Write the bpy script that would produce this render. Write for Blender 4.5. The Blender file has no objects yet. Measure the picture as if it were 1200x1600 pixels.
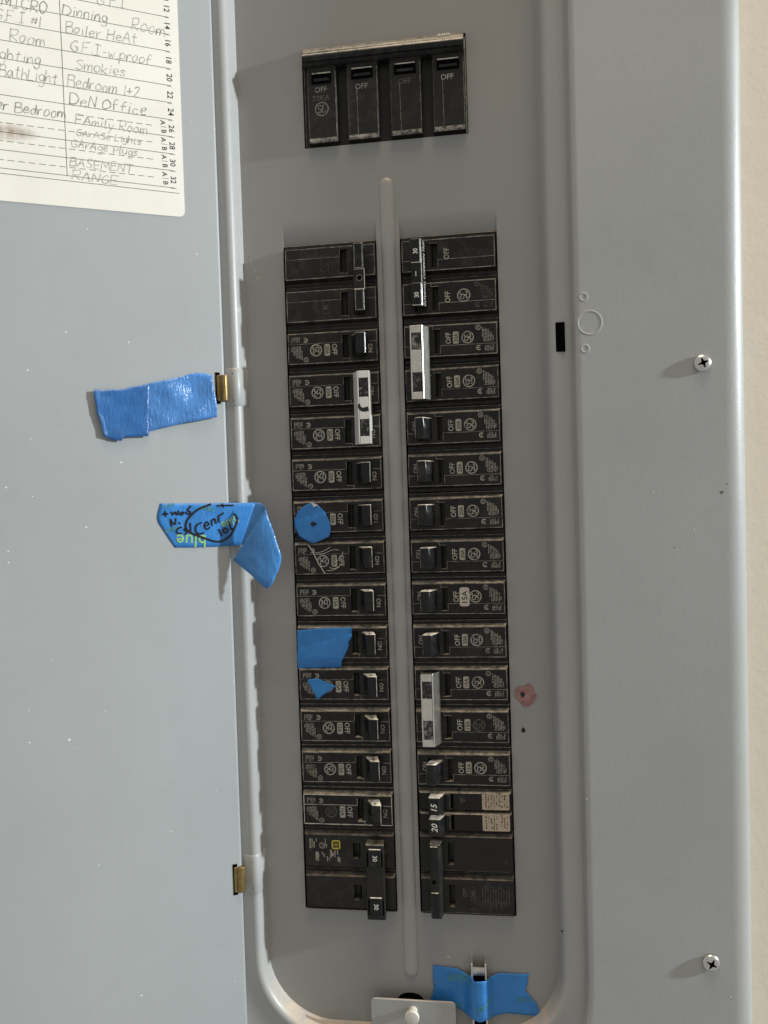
import bpy, math, random
from mathutils import Vector, Matrix
random.seed(7)
MM = 0.001
R = math.radians
scene = bpy.context.scene
COL = scene.collection

# ------------------------------------------------------------------ camera
CAM = (0.05373, -0.45838, 0.04835)
YAW, PITCH, ROLL = 0.1330, -0.018, 0.032
cam_d = bpy.data.cameras.new('camera')
cam_o = bpy.data.objects.new('camera', cam_d)
COL.objects.link(cam_o)
rot = (Matrix.Rotation(YAW, 3, 'Z') @ Matrix.Rotation(PITCH, 3, 'X') @ Matrix.Rotation(-ROLL, 3, 'Y').transposed())
RM = Matrix(((math.cos(YAW), -math.sin(YAW), 0), (math.sin(YAW), math.cos(YAW), 0), (0, 0, 1))) \
    @ Matrix(((1, 0, 0), (0, math.cos(PITCH), -math.sin(PITCH)), (0, math.sin(PITCH), math.cos(PITCH)))) \
    @ Matrix(((math.cos(ROLL), 0, math.sin(ROLL)), (0, 1, 0), (-math.sin(ROLL), 0, math.cos(ROLL))))
right, fwd, up = RM.col[0], RM.col[1], RM.col[2]
m4 = Matrix(((right[0], up[0], -fwd[0], CAM[0]), (right[1], up[1], -fwd[1], CAM[1]),
             (right[2], up[2], -fwd[2], CAM[2]), (0, 0, 0, 1)))
cam_o.matrix_world = m4
cam_d.sensor_fit = 'VERTICAL'
cam_d.sensor_height = 36.0
cam_d.lens = 27.0
cam_d.clip_start = 0.01
cam_d.clip_end = 50
cam_d.dof.use_dof = True
cam_d.dof.focus_distance = 0.462
cam_d.dof.aperture_fstop = 11.0
scene.camera = cam_o
scene.render.resolution_x, scene.render.resolution_y = 768, 1024

# ------------------------------------------------------------------ world, lamps, exposure
world = bpy.data.worlds.new('World')
scene.world = world
world.use_nodes = True
bg = world.node_tree.nodes['Background']
bg.inputs[0].default_value = (1.0, 0.98, 0.935, 1)
bg.inputs[1].default_value = 0.385


def area_lamp(name, direction, dist, size, power, color):
    d = bpy.data.lights.new(name, 'AREA')
    d.shape = 'DISK'
    d.size = size
    d.energy = power
    d.color = color
    o = bpy.data.objects.new(name, d)
    v = Vector(direction).normalized()
    o.location = v * dist
    o.rotation_euler = v.to_track_quat('Z', 'Y').to_euler()
    COL.objects.link(o)


# low cool lamp far to the right, slightly above; warm ceiling lamp overhead
area_lamp('side_lamp', (1.0, -0.086, 0.27), 3.0, 0.10, 112, (0.90, 0.97, 1.0))
area_lamp('ceiling_lamp', (0.10, -0.17, 1.0), 2.7, 1.2, 44, (1.0, 0.80, 0.57))

vs = scene.view_settings
vs.view_transform = 'Standard'
vs.look = 'None'
vs.exposure = 0
vs.gamma = 1
vs.use_curve_mapping = False


# ------------------------------------------------------------------ materials
class NT:
    def __init__(s, name):
        s.m = bpy.data.materials.new(name)
        s.m.use_nodes = True
        s.t = s.m.node_tree
        s.b = s.t.nodes['Principled BSDF']

    def n(s, typ, **kw):
        x = s.t.nodes.new(typ)
        for k, v in kw.items():
            setattr(x, k, v)
        return x

    def l(s, a, b):
        s.t.links.new(a, b)

    def coord(s, out='Object'):
        return s.n('ShaderNodeTexCoord').outputs[out]

    def noise(s, scale, detail=4, rough=.55, vec=None, stretch=None):
        x = s.n('ShaderNodeTexNoise')
        x.inputs['Scale'].default_value = scale
        x.inputs['Detail'].default_value = detail
        x.inputs['Roughness'].default_value = rough
        v = vec or s.coord()
        if stretch:
            mp = s.n('ShaderNodeMapping')
            mp.inputs['Scale'].default_value = stretch
            s.l(v, mp.inputs[0])
            v = mp.outputs[0]
        s.l(v, x.inputs['Vector'])
        return x.outputs['Fac']

    def ramp(s, fac, a, b, ca=(0, 0, 0, 1), cb=(1, 1, 1, 1)):
        r = s.n('ShaderNodeValToRGB')
        e = r.color_ramp.elements
        e[0].position, e[1].position = a, b
        e[0].color, e[1].color = ca, cb
        s.l(fac, r.inputs[0])
        return r.outputs[0]

    def math(s, op, a, b=None):
        x = s.n('ShaderNodeMath', operation=op)
        for i, v in enumerate((a, b)):
            if v is None:
                continue
            if isinstance(v, (int, float)):
                x.inputs[i].default_value = v
            else:
                s.l(v, x.inputs[i])
        return x.outputs[0]

    def mix(s, fac, a, b):
        x = s.n('ShaderNodeMix', data_type='RGBA')
        for i, v in ((0, fac), (6, a), (7, b)):
            if isinstance(v, (int, float)):
                x.inputs[i].default_value = v
            elif isinstance(v, tuple):
                x.inputs[i].default_value = v if len(v) == 4 else v + (1,)
            else:
                s.l(v, x.inputs[i])
        return x.outputs[2]

    def bump(s, height, strength, dist):
        x = s.n('ShaderNodeBump')
        x.inputs['Strength'].default_value = strength
        x.inputs['Distance'].default_value = dist
        s.l(height, x.inputs['Height'])
        s.l(x.outputs[0], s.b.inputs['Normal'])

    def set(s, **kw):
        for k, v in kw.items():
            i = s.b.inputs[k.replace('_', ' ')]
            if isinstance(v, (int, float)):
                i.default_value = v
            elif isinstance(v, tuple):
                i.default_value = v if len(v) == 4 else v + (1,)
            else:
                s.l(v, i)
        return s


def paint(name, col, rough=.45, specks=0.0, grime=0.05):
    t = NT(name)
    big = t.ramp(t.noise(9, 5), .3, .7)
    c = t.mix(big, tuple(x * (1 - grime) for x in col), tuple(x * (1 + grime) for x in col))
    sm = t.ramp(t.noise(45, 6, .65), .56, .80)
    c = t.mix(t.math('MULTIPLY', sm, .16), c, tuple(x * .62 for x in col))
    scr = t.ramp(t.noise(60, 2, .5, stretch=(.10, 1, 1.6)), .735, .76)
    scr = t.math('MULTIPLY', scr, t.ramp(t.noise(18, 3), .48, .60))
    c = t.mix(t.math('MULTIPLY', scr, .34), c, (.58, .58, .56))
    geo = t.n('ShaderNodeNewGeometry')
    sx = t.n('ShaderNodeSeparateXYZ')
    t.l(geo.outputs['True Normal'], sx.inputs[0])
    du = t.math('MULTIPLY', t.ramp(sx.outputs[2], .30, .75), t.ramp(t.noise(110, 5, .65), .28, .62))
    c = t.mix(t.math('MULTIPLY', du, .75), c, (.56, .455, .335))
    if specks:
        v = t.n('ShaderNodeTexVoronoi')
        v.inputs['Scale'].default_value = 150
        t.l(t.coord(), v.inputs['Vector'])
        sep = t.n('ShaderNodeSeparateColor')
        t.l(v.outputs['Color'], sep.inputs[0])
        rad = t.math('MULTIPLY', t.math('POWER', sep.outputs[0], 8.0), .105 * specks)
        hit = t.math('LESS_THAN', v.outputs['Distance'], rad)
        c = t.mix(t.math('MULTIPLY', hit, .75), c, (.82, .82, .80))
    t.set(Base_Color=c, Roughness=t.ramp(t.noise(30, 4), .2, .8, (rough - .06,) * 3 + (1,), (rough + .08,) * 3 + (1,)))
    h = t.math('ADD', t.noise(420, 3, .5), t.math('MULTIPLY', t.noise(35, 3), 1.6))
    t.bump(h, .16, .00035)
    return t.m


def plastic(name, col, rough=.38, dust=1.0, dustcol=(.50, .44, .35), up=(.28, .72), spec=.28):
    """black moulded plastic with settled dust on what faces up and a dry film elsewhere"""
    t = NT(name)
    geo = t.n('ShaderNodeNewGeometry')
    sx = t.n('ShaderNodeSeparateXYZ')
    t.l(geo.outputs['True Normal'], sx.inputs[0])
    upf = t.ramp(sx.outputs[2], *up)
    obj = t.n('ShaderNodeObjectInfo')
    pos = t.n('ShaderNodeVectorMath', operation='ADD')
    t.l(t.coord(), pos.inputs[0])
    t.l(obj.outputs['Location'], pos.inputs[1])
    v = pos.outputs[0]
    n1 = t.ramp(t.noise(260, 5, .65, v), .25, .60)
    d = t.math('MULTIPLY', t.math('MULTIPLY', upf, n1), .95 * dust)
    film = t.math('MULTIPLY', t.ramp(t.noise(140, 6, .7, v), .46, .80), t.math('ADD', .02, t.math('MULTIPLY', obj.outputs['Random'], .12)))
    spk = t.math('MULTIPLY', t.ramp(t.noise(1500, 2, .5, v), .70, .76), .30)
    f2 = t.math('MAXIMUM', film, t.math('MULTIPLY', spk, t.ramp(t.noise(90, 3, .5, v), .5, .7)))
    c = t.mix(f2, col, (.30, .28, .24))
    c = t.mix(d, c, dustcol)
    r = t.math('ADD', t.math('MULTIPLY', d, .5), t.ramp(t.noise(200, 4, .6, v), .3, .8, (rough - .1,) * 3 + (1,), (rough + .16,) * 3 + (1,)))
    t.set(Base_Color=c, Roughness=r, Specular_IOR_Level=spec)
    t.bump(t.noise(1300, 3, .6, v), .12, .0002)
    return t.m


def print_ink(name, col, lo=.35, hi=.6, under=(.03, .028, .025), scale=420, rough=.6):
    """worn moulded or printed marking: patchy coverage"""
    t = NT(name)
    obj = t.n('ShaderNodeObjectInfo')
    pos = t.n('ShaderNodeVectorMath', operation='ADD')
    t.l(t.coord(), pos.inputs[0])
    t.l(obj.outputs['Location'], pos.inputs[1])
    n = t.ramp(t.math('ADD', t.noise(scale, 4, .6, pos.outputs[0]), t.math('MULTIPLY', t.math('SUBTRACT', obj.outputs['Random'], .6), .16)), lo, hi)
    t.set(Base_Color=t.mix(n, under, col), Roughness=rough)
    return t.m


def plain(name, col, rough=.5, metal=0.0, var=.12, scale=300):
    t = NT(name)
    n = t.noise(scale, 4)
    t.set(Base_Color=t.mix(n, tuple(x * (1 - var) for x in col), tuple(min(1, x * (1 + var)) for x in col)),
          Roughness=rough, Metallic=metal)
    return t.m


def tape_mat(name, col, rough=.42, crinkle=.5, back=False):
    t = NT(name)
    n = t.ramp(t.noise(60, 5, .6), .3, .7)
    c = t.mix(n, tuple(x * .82 for x in col), tuple(min(1, x * 1.15) for x in col))
    d = t.ramp(t.noise(110, 5, .7), .58, .80)
    c = t.mix(t.math('MULTIPLY', d, .22), c, (.16, .20, .27))
    t.set(Base_Color=c, Roughness=t.ramp(t.noise(240, 4), .3, .7, (rough - .08,) * 3 + (1,), (rough + .12,) * 3 + (1,)))
    h = t.math('ADD', t.math('MULTIPLY', t.noise(900, 3, .6, stretch=(1, 1, .25)), .35), t.noise(70, 4, .5))
    t.bump(h, crinkle, .0012)
    return t.m


M = {}
M['cover'] = paint('grey_enamel', (.362, .368, .362), .40, .35)
M['front'] = paint('dead_front_enamel', (.303, .303, .294), .48, .25)
M['door'] = paint('door_enamel', (.345, .364, .370), .48, 1.0, .04)
M['plastic'] = plastic('black_plastic', (.011, .0105, .0095))
M['plastic_old'] = plastic('faded_black_plastic', (.016, .015, .013), .38, .8)
M['plastic_new'] = plastic('charcoal_plastic', (.015, .0145, .0135), .34, .45)
M['handle'] = plastic('handle_plastic', (.010, .010, .011), .20, 1.25, (.72, .66, .55))
M['tip'] = print_ink('glinting_tip', (.34, .33, .31), .50, .78, (.012, .012, .012), 500, .25)  # pale patches are painted glints on the black handle tips
M['handle_dusty'] = plastic('dusty_handle_plastic', (.012, .012, .012), .17, .95, (.27, .245, .205), (.02, .62))
M['edge_mid'] = print_ink('grey_worn_edge', (.40, .37, .32), .34, .60, (.07, .065, .06), 420)
M['void'] = NT('dark_gap').set(Base_Color=(.003, .003, .003), Roughness=1.0, Specular_IOR_Level=.0).m
M['edge'] = print_ink('worn_edge', (.30, .275, .235), .30, .62, (.05, .047, .042), 380)
M['edge_hi'] = print_ink('bright_edge_glint', (.62, .58, .50), .22, .50, (.09, .085, .075), 380)
M['edge_low'] = print_ink('faint_worn_edge', (.16, .148, .128), .36, .66, (.04, .037, .033), 380)
M['ink'] = print_ink('moulded_lettering', (.42, .39, .34), .18, .48)
M['ink_mid'] = print_ink('dim_lettering', (.25, .235, .20), .20, .50)
M['ink_faint'] = print_ink('worn_off_lettering', (.13, .12, .105), .30, .62)
M['ink_white'] = print_ink('white_lettering', (.74, .72, .66), .12, .35)
M['badge'] = print_ink('badge_plate', (.36, .335, .285), .05, .36)
M['badge_hi'] = print_ink('pale_badge_plate', (.48, .44, .37), .04, .30)
M['badge_ink'] = plain('badge_digits', (.016, .015, .013), .6)
M['sticker'] = print_ink('beige_sticker', (.46, .38, .28), .22, .50, (.30, .24, .17), 500)
M['sticker_ink'] = plain('sticker_print', (.07, .055, .04), .7)
M['silver'] = plain('bare_steel', (.72, .69, .63), .28, .95, .35, 160)
M['silver_bright'] = plain('bright_steel', (.84, .83, .79), .34, .4, .12, 500)
M['silver_dull'] = plain('dull_steel', (.60, .57, .52), .45, .6, .2, 500)
M['zinc'] = plain('zinc_screw', (.66, .65, .63), .28, .9, .15, 600)
M['brass'] = plain('brass', (.33, .24, .10), .38, .85, .5, 260)
M['tape'] = tape_mat('blue_tape', (.075, .235, .57), .24, 1.2)
M['tape_dark'] = tape_mat('blue_tape_double', (.028, .135, .38), .34, .7)
M['tape_back'] = tape_mat('blue_tape_back', (.055, .225, .55), .25, .7)
M['tape_flat'] = tape_mat('blue_tape_flat', (.028, .205, .56), .44, .55)
M['green'] = plain('green_print', (.26, .50, .20), .5, 0, .2)
M['green_dim'] = plain('dull_green_print', (.07, .26, .28), .5, 0, .2)
M['marker'] = plain('black_marker', (.008, .007, .012), .4)
M['pencil'] = print_ink('pencil', (.17, .16, .15), .30, .68, (.58, .56, .51), 700)
M['pencil_dark'] = print_ink('dark_pencil', (.13, .125, .115), .28, .66, (.52, .50, .46), 700)
M['print'] = plain('printed_ink', (.035, .033, .03), .7)
M['pale_paint'] = plain('white_pin_paint', (.62, .60, .55), .4, 0, .1)
M['yellow'] = plain('yellow_print', (.55, .44, .04), .5)
M['spot'] = plain('black_ink', (.007, .006, .007), .35)


def paper_mat():
    t = NT('card_paper')
    c = t.mix(t.ramp(t.noise(25, 5), .3, .7), (.80, .775, .70), (.86, .84, .775))
    # brown smudge near the left end of the rows
    sep = t.n('ShaderNodeSeparateXYZ')
    t.l(t.coord(), sep.inputs[0])
    dx = t.math('DIVIDE', t.math('ADD', sep.outputs[0], .116), .021)
    dz = t.math('DIVIDE', t.math('ADD', sep.outputs[2], -.2535), .0056)
    r2 = t.math('ADD', t.math('MULTIPLY', dx, dx), t.math('MULTIPLY', dz, dz))
    f = t.math('MULTIPLY', t.ramp(r2, 0.1, 1.6, (1, 1, 1, 1), (0, 0, 0, 1)), t.ramp(t.noise(160, 5, .65), .25, .75))
    c = t.mix(t.math('MULTIPLY', f, 1.0), c, (.25, .17, .11))
    t.set(Base_Color=c, Roughness=.75)
    t.bump(t.noise(1500, 3), .1, .0001)
    return t.m


def stain_mat():
    t = NT('red_stain')
    n = t.noise(230, 5, .6)
    c = t.mix(t.ramp(n, .35, .66), (.40, .24, .22), (.30, .10, .10))
    sep = t.n('ShaderNodeSeparateXYZ')
    t.l(t.coord(), sep.inputs[0])
    dx = t.math('DIVIDE', t.math('ADD', sep.outputs[0], -.0732), .0072)
    dz = t.math('DIVIDE', t.math('ADD', sep.outputs[2], .0704), .0078)
    r2 = t.math('ADD', t.math('MULTIPLY', dx, dx), t.math('MULTIPLY', dz, dz))
    a = t.math('ADD', t.ramp(r2, .25, 1.15, (1, 1, 1, 1), (0, 0, 0, 1)), t.math('MULTIPLY', t.math('SUBTRACT', t.noise(420, 4, .6), .5), 1.7))
    a = t.math('MINIMUM', t.math('MAXIMUM', a, .10), .85)
    t.set(Base_Color=c, Roughness=.35, Alpha=a)
    return t.m


def wall_mat():
    t = NT('plaster_wall')
    c = t.mix(t.ramp(t.noise(14, 6, .6), .3, .7), (.87, .80, .665), (.90, .84, .715))
    c = t.mix(t.math('MULTIPLY', t.ramp(t.noise(55, 6, .7), .62, .78), .22), c, (.55, .46, .33))
    t.set(Base_Color=c, Roughness=.8)
    h = t.math('ADD', t.noise(60, 5, .6), t.math('MULTIPLY', t.noise(420, 3), .25))
    t.bump(h, .20, .0012)
    return t.m


M['paper'] = paper_mat()
M['stain'] = stain_mat()
M['chip'] = plain('chipped_paint', (.13, .115, .10), .6)
M['fleck'] = plain('white_fleck', (.66, .65, .62), .6)
M['wall'] = wall_mat()


# ------------------------------------------------------------------ mesh helpers (all coordinates in mm)
TEXT = {}


def text_geo(s, h, shear=0.0):
    """triangles of S in the built-in font, scaled so that a capital H is h mm high, centred"""
    k = (s, round(h, 3), shear)
    if k in TEXT:
        return TEXT[k]
    c = bpy.data.curves.new('tmp_text', 'FONT')
    c.body = s
    c.resolution_u = 2
    c.align_x = 'CENTER'
    c.shear = shear
    c.offset = .012
    o = bpy.data.objects.new('tmp_text', c)
    me = o.to_mesh()
    vs_ = [(v.co.x, v.co.y) for v in me.vertices]
    fs = [tuple(p.vertices) for p in me.polygons]
    ns = [p.normal.z for p in me.polygons]
    fs = [f if n > 0 else tuple(reversed(f)) for f, n in zip(fs, ns)]
    o.to_mesh_clear()
    bpy.data.objects.remove(o)
    bpy.data.curves.remove(c)
    sc = h / 0.729
    x0, x1 = min(v[0] for v in vs_), max(v[0] for v in vs_)
    vs_ = [((x - (x0 + x1) / 2) * sc, y * sc - h / 2) for x, y in vs_]
    TEXT[k] = (vs_, fs)
    return TEXT[k]


def smooth_line(pts, n=5):
    """Catmull-Rom; a doubled point is a corner"""
    if len(pts) < 3:
        return list(pts)
    out = []
    for i in range(len(pts) - 1):
        p1, p2 = pts[i], pts[i + 1]
        if p1 == p2:
            continue
        p0 = pts[i - 1] if i > 0 else p1
        p3 = pts[i + 2] if i + 2 < len(pts) else p2
        for k in range(n):
            t = k / n
            out.append(tuple(.5 * (2 * b + (c - a) * t + (2 * a - 5 * b + 4 * c - d) * t * t + (3 * b - a - 3 * c + d) * t ** 3)
                             for a, b, c, d in zip(p0, p1, p2, p3)))
    out.append(pts[-1])
    return out


class MB:
    def __init__(s):
        s.v, s.f, s.mi, s.mats = [], [], [], []

    def mat(s, m):
        if m not in s.mats:
            s.mats.append(m)
        return s.mats.index(m)

    def add(s, verts, faces, m):
        b = len(s.v)
        i = s.mat(m)
        s.v += [tuple(x) for x in verts]
        for f in faces:
            s.f.append(tuple(b + k for k in f))
            s.mi.append(i)
        return s

    def quad(s, a, b, c, d, m):
        return s.add((a, b, c, d), ((0, 1, 2, 3),), m)

    def box(s, x0, x1, y0, y1, z0, z1, m, ch=0.0, chs=None):
        """box with its front (y0) edge chamfered by ch on all four sides; y0 < y1, front faces the viewer"""
        c = ch
        v = [(x0, y1, z0), (x1, y1, z0), (x1, y1, z1), (x0, y1, z1)]
        if c:
            v += [(x0, y0 + c, z0), (x1, y0 + c, z0), (x1, y0 + c, z1), (x0, y0 + c, z1)]
        v += [(x0 + c, y0, z0 + c), (x1 - c, y0, z0 + c), (x1 - c, y0, z1 - c), (x0 + c, y0, z1 - c)]
        f = [(3, 2, 1, 0)]
        for r in range(0, len(v) - 4, 4):
            for k in range(4):
                a, b = r + k, r + (k + 1) % 4
                f.append((a, b, b + 4, a + 4))
        n = len(v) - 4
        f.append((n, n + 1, n + 2, n + 3))
        return s.add(v, f, m)

    def prism_v(s, prof, z0, z1, m, z0b=None):
        """profile of (x, y) points, counter-clockwise seen from above, extruded from z0 to z1"""
        n = len(prof)
        v = [(x, y, z0) for x, y in prof] + [(x, y, z1) for x, y in prof]
        f = [(k, (k + 1) % n, (k + 1) % n + n, k + n) for k in range(n)]
        f += [tuple(range(n - 1, -1, -1)), tuple(range(n, 2 * n))]
        return s.add(v, f, m)

    def prism_u(s, prof, x0, x1, m):
        """profile of (y, z) points extruded along x"""
        n = len(prof)
        v = [(x0, y, z) for y, z in prof] + [(x1, y, z) for y, z in prof]
        f = [(k, (k + 1) % n, (k + 1) % n + n, k + n) for k in range(n)]
        f += [tuple(range(n - 1, -1, -1)), tuple(range(n, 2 * n))]
        return s.add(v, f, m)

    def strip(s, pts, w, y, m, closed=False, wf=None):
        """flat ribbon through (x, z) points at depth y (y may be a function of x, z)"""
        P = [p for i, p in enumerate(pts) if i == 0 or (abs(p[0] - pts[i - 1][0]) + abs(p[1] - pts[i - 1][1])) > 1e-4]
        n = len(P)
        if n < 2:
            return s
        v = []
        for i in range(n):
            a = P[i - 1] if (i > 0 or closed) else P[i]
            b = P[(i + 1) % n] if (i < n - 1 or closed) else P[i]
            dx, dz = b[0] - a[0], b[1] - a[1]
            L = math.hypot(dx, dz) or 1
            ww = w * (wf(i / max(1, n - 1)) if wf else 1)
            nx, nz = -dz / L * ww / 2, dx / L * ww / 2
            for sg in (1, -1):
                x, z = P[i][0] + sg * nx, P[i][1] + sg * nz
                v.append((x, y(x, z) if callable(y) else y, z))
        f = []
        for i in range(n if closed else n - 1):
            a, b = 2 * i, 2 * ((i + 1) % n)
            f.append((a, a + 1, b + 1, b))
        return s.add(v, f, m)

    def poly(s, pts, y, m):
        v = [(x, y, z) for x, z in pts]
        c = (sum(p[0] for p in v) / len(v), y, sum(p[2] for p in v) / len(v))
        n = len(v)
        return s.add(v + [c], [(k, (k + 1) % n, n) for k in range(n)], m)

    def disc(s, cx, cz, r, y, m, n=20, rz=None):
        return s.poly([(cx + r * math.cos(2 * math.pi * k / n), cz + (rz or r) * math.sin(2 * math.pi * k / n)) for k in range(n)], y, m)

    def ring(s, cx, cz, r, w, y, m, n=28):
        return s.strip([(cx + r * math.cos(2 * math.pi * k / n), cz + r * math.sin(2 * math.pi * k / n)) for k in range(n)], w, y, m, True)

    def rrect(s, x0, x1, z0, z1, r, y, m):
        p = []
        for cx, cz, a in ((x1 - r, z1 - r, 0), (x0 + r, z1 - r, 90), (x0 + r, z0 + r, 180), (x1 - r, z0 + r, 270)):
            for k in range(5):
                t = R(a + 22.5 * k)
                p.append((cx + r * math.cos(t), cz + r * math.sin(t)))
        return s.poly(p, y, m)

    def text(s, t, cx, cz, h, y, m, deg=0, shear=0.0, sx=1.0):
        vv, ff = text_geo(t, h, shear)
        a = R(deg)
        ca, sa = math.cos(a), math.sin(a)
        return s.add([(cx + x * sx * ca - z * sa, y, cz + x * sx * sa + z * ca) for x, z in vv], ff, m)

    def tube(s, pts, r, m, n=8):
        P = [Vector(p) for p in pts]
        v, f = [], []
        for i, p in enumerate(P):
            t = (P[min(i + 1, len(P) - 1)] - P[max(i - 1, 0)]).normalized()
            a = t.orthogonal().normalized()
            b = t.cross(a)
            for k in range(n):
                q = 2 * math.pi * k / n
                v.append(tuple(p + a * (r * math.cos(q)) + b * (r * math.sin(q))))
        for i in range(len(P) - 1):
            for k in range(n):
                f.append((i * n + k, i * n + (k + 1) % n, (i + 1) * n + (k + 1) % n, (i + 1) * n + k))
        f += [tuple(range(n - 1, -1, -1)), tuple(range((len(P) - 1) * n, len(P) * n))]
        return s.add(v, f, m)

    def lathe(s, prof, cx, cz, m, n=24):
        """(radius, y) profile about the axis along y through (cx, cz), from the back to the front"""
        v, f = [], []
        for r, y in prof:
            for k in range(n):
                q = 2 * math.pi * k / n
                v.append((cx + r * math.cos(q), y, cz + r * math.sin(q)))
        for i in range(len(prof) - 1):
            for k in range(n):
                a, b = i * n + k, i * n + (k + 1) % n
                f.append((a, b, b + n, a + n))
        f.append(tuple(range((len(prof) - 1) * n, len(prof) * n)))
        return s.add(v, f, m)

    def mesh(s, name, smooth=None, origin=(0, 0, 0), bevel=0):
        me = bpy.data.meshes.new(name)
        ox, oy, oz = origin
        me.from_pydata([((x - ox) * MM, (y - oy) * MM, (z - oz) * MM) for x, y, z in s.v], [], s.f)
        for m in s.mats:
            me.materials.append(m)
        me.polygons.foreach_set('material_index', s.mi)
        if smooth:
            me.polygons.foreach_set('use_smooth', [True] * len(s.f))
            me.set_sharp_from_angle(angle=R(smooth))
        me.update()
        return me

    def build(s, name, parent=None, smooth=None, origin=(0, 0, 0), rz=0.0):
        return link(name, s.mesh(name, smooth, origin), parent, origin if not parent else origin, rz)


def link(name, me, parent=None, loc=(0, 0, 0), rz=0.0):
    o = bpy.data.objects.new(name, me)
    COL.objects.link(o)
    if parent:
        o.parent = parent
    o.location = Vector(loc) * MM
    o.rotation_euler = (0, 0, rz)
    return o


def empty(name, loc=(0, 0, 0), ry=0.0, rz=0.0):
    o = bpy.data.objects.new(name, None)
    o.empty_display_size = .01
    COL.objects.link(o)
    o.location = Vector(loc) * MM
    o.rotation_euler = (0, ry, rz)
    return o


def tag(o, label=None, cat=None, group=None, kind=None):
    for k, v in (('label', label), ('category', cat), ('group', group), ('kind', kind)):
        if v:
            o[k] = v
    return o


def bevel(o, w, seg=2, ang=30):
    b = o.modifiers.new('bevel', 'BEVEL')
    b.width = w * MM
    b.segments = seg
    b.limit_method = 'ANGLE'
    b.angle_limit = R(ang)
    return o


def solid(o, t, off=-1):
    b = o.modifiers.new('thickness', 'SOLIDIFY')
    b.thickness = t * MM
    b.offset = off
    return o


# where a line of sight meets a plane of the panel (mm): used once, to read outlines off the photograph
def at(px, py, Y=0.0):
    d = RM @ Vector(((px - 600) / 1200, 1, (800 - py) / 1200))
    t = (Y - CAM[1] * 1000) / d[1]
    return (CAM[0] * 1000 + d[0] * t, CAM[2] * 1000 + d[2] * t)


HX, HY, DA = -98.8, -15.0, R(28)


def on_door(px, py):
    n = Vector((math.sin(DA), -math.cos(DA), 0))
    d = RM @ Vector(((px - 600) / 1200, 1, (800 - py) / 1200))
    c = Vector(CAM) * 1000
    t = ((Vector((HX, HY, 0)) - c) @ n) / (d @ n)
    p = c + d * t
    return ((p - Vector((HX, HY, 0))) @ Vector((math.cos(DA), math.sin(DA), 0)), p[2])


# ------------------------------------------------------------------ wall
w = MB()
w.quad((185, 0.6, -700), (1400, 0.6, -700), (1400, 0.6, 900), (185, 0.6, 900), M['wall'])
w.quad((-1400, 0.6, -700), (-185, 0.6, -700), (-185, 0.6, 900), (-1400, 0.6, 900), M['wall'])
w.quad((-185, 0.6, -700), (185, 0.6, -700), (185, 0.6, -352), (-185, 0.6, -352), M['wall'])
w.quad((-185, 0.6, 515), (185, 0.6, 515), (185, 0.6, 900), (-185, 0.6, 900), M['wall'])
tag(w.build('wall'), kind='structure')

# ------------------------------------------------------------------ the panel
panel = empty('breaker_panel', (0, 0, 0))
tag(panel, 'grey painted steel breaker panel with its door swung open to the left', 'breaker panel')

# front cover: pressed rim swept round the recess, then the flat flange
ZB, ZT, RAD, HW = -272.0, 430.0, 42.0, 89.0


def skew(x, y, z):
    k = .35 + .65 * min(1, max(0, -y / 11))
    return (x * (1 + 5e-5 * k * (z - 30)), y, z)


def rim_path():
    """(corner centre, direction) pairs round the recess, clockwise from the top left"""
    P = []
    rt = 20.0
    for z in (380, 330, 280, 230, 180, 130, 80, 30, -20, -70, -120, -170, -215):
        P.append((-HW, z, -1, 0))
    for k in range(0, 13):
        a = R(180 + 7.5 * k)
        P.append((-HW + RAD + RAD * math.cos(a), ZB + RAD + RAD * math.sin(a), math.cos(a), math.sin(a)))
    for x in (-20, 0, 20):
        P.append((x, ZB, 0, -1))
    for k in range(0, 13):
        a = R(270 + 7.5 * k)
        P.append((HW - RAD + RAD * math.cos(a), ZB + RAD + RAD * math.sin(a), math.cos(a), math.sin(a)))
    for z in (-215, -170, -120, -70, -20, 30, 80, 130, 180, 230, 280, 330, 380):
        P.append((HW, z, 1, 0))
    for k in range(0, 5):
        a = R(22.5 * k)
        P.append((HW - rt + rt * math.cos(a), ZT - rt + rt * math.sin(a), math.cos(a), math.sin(a)))
    for k in range(0, 5):
        a = R(90 + 22.5 * k)
        P.append((-HW + rt + rt * math.cos(a), ZT - rt + rt * math.sin(a), math.cos(a), math.sin(a)))
    return P


PROF = [(-.6, .9), (0, 0), (.35, -1.2), (1.1, -5.5), (1.8, -8.2), (2.5, -9.6), (3.4, -10.6), (4.6, -11.1), (6.2, -11.15), (10.5, -10.05),
        (15.2, -8.8), (15.9, -9.4), (16.2, -12.4), (16.7, -13.2), (17.6, -13.48), (20.0, -13.37)]
cv = MB()
path = rim_path()
n = len(path)
rows = [[skew(x + dx * o - (16 * max(0, -dx) if o > 15 else 0), y, z + dz * o - (40 * max(0, -dz) if o > 15 else 0)) for (x, z, dx, dz) in path] for o, y in PROF]
XO, ZO0, ZO1 = 186.3, -345.0, 505.0
outer = []
for (x, z, dx, dz) in path:
    if abs(dx) == 1:
        q = (math.copysign(XO, dx), z)
    elif abs(dz) > .9999:
        q = (x, ZO0 if dz < 0 else ZO1)
    else:
        m_ = max(abs(dx), abs(dz))
        cx = math.copysign(HW, dx)
        lim_z = ZO0 if dz < 0 else ZO1
        zc = -215 if dz < 0 else 400
        q = (math.copysign(47 + (XO - 47) * min(1, abs(dx) / m_), dx) if abs(dx) < m_ else math.copysign(XO, dx),
             zc + (lim_z - zc) * min(1, abs(dz) / m_))
    outer.append(q)
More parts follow.
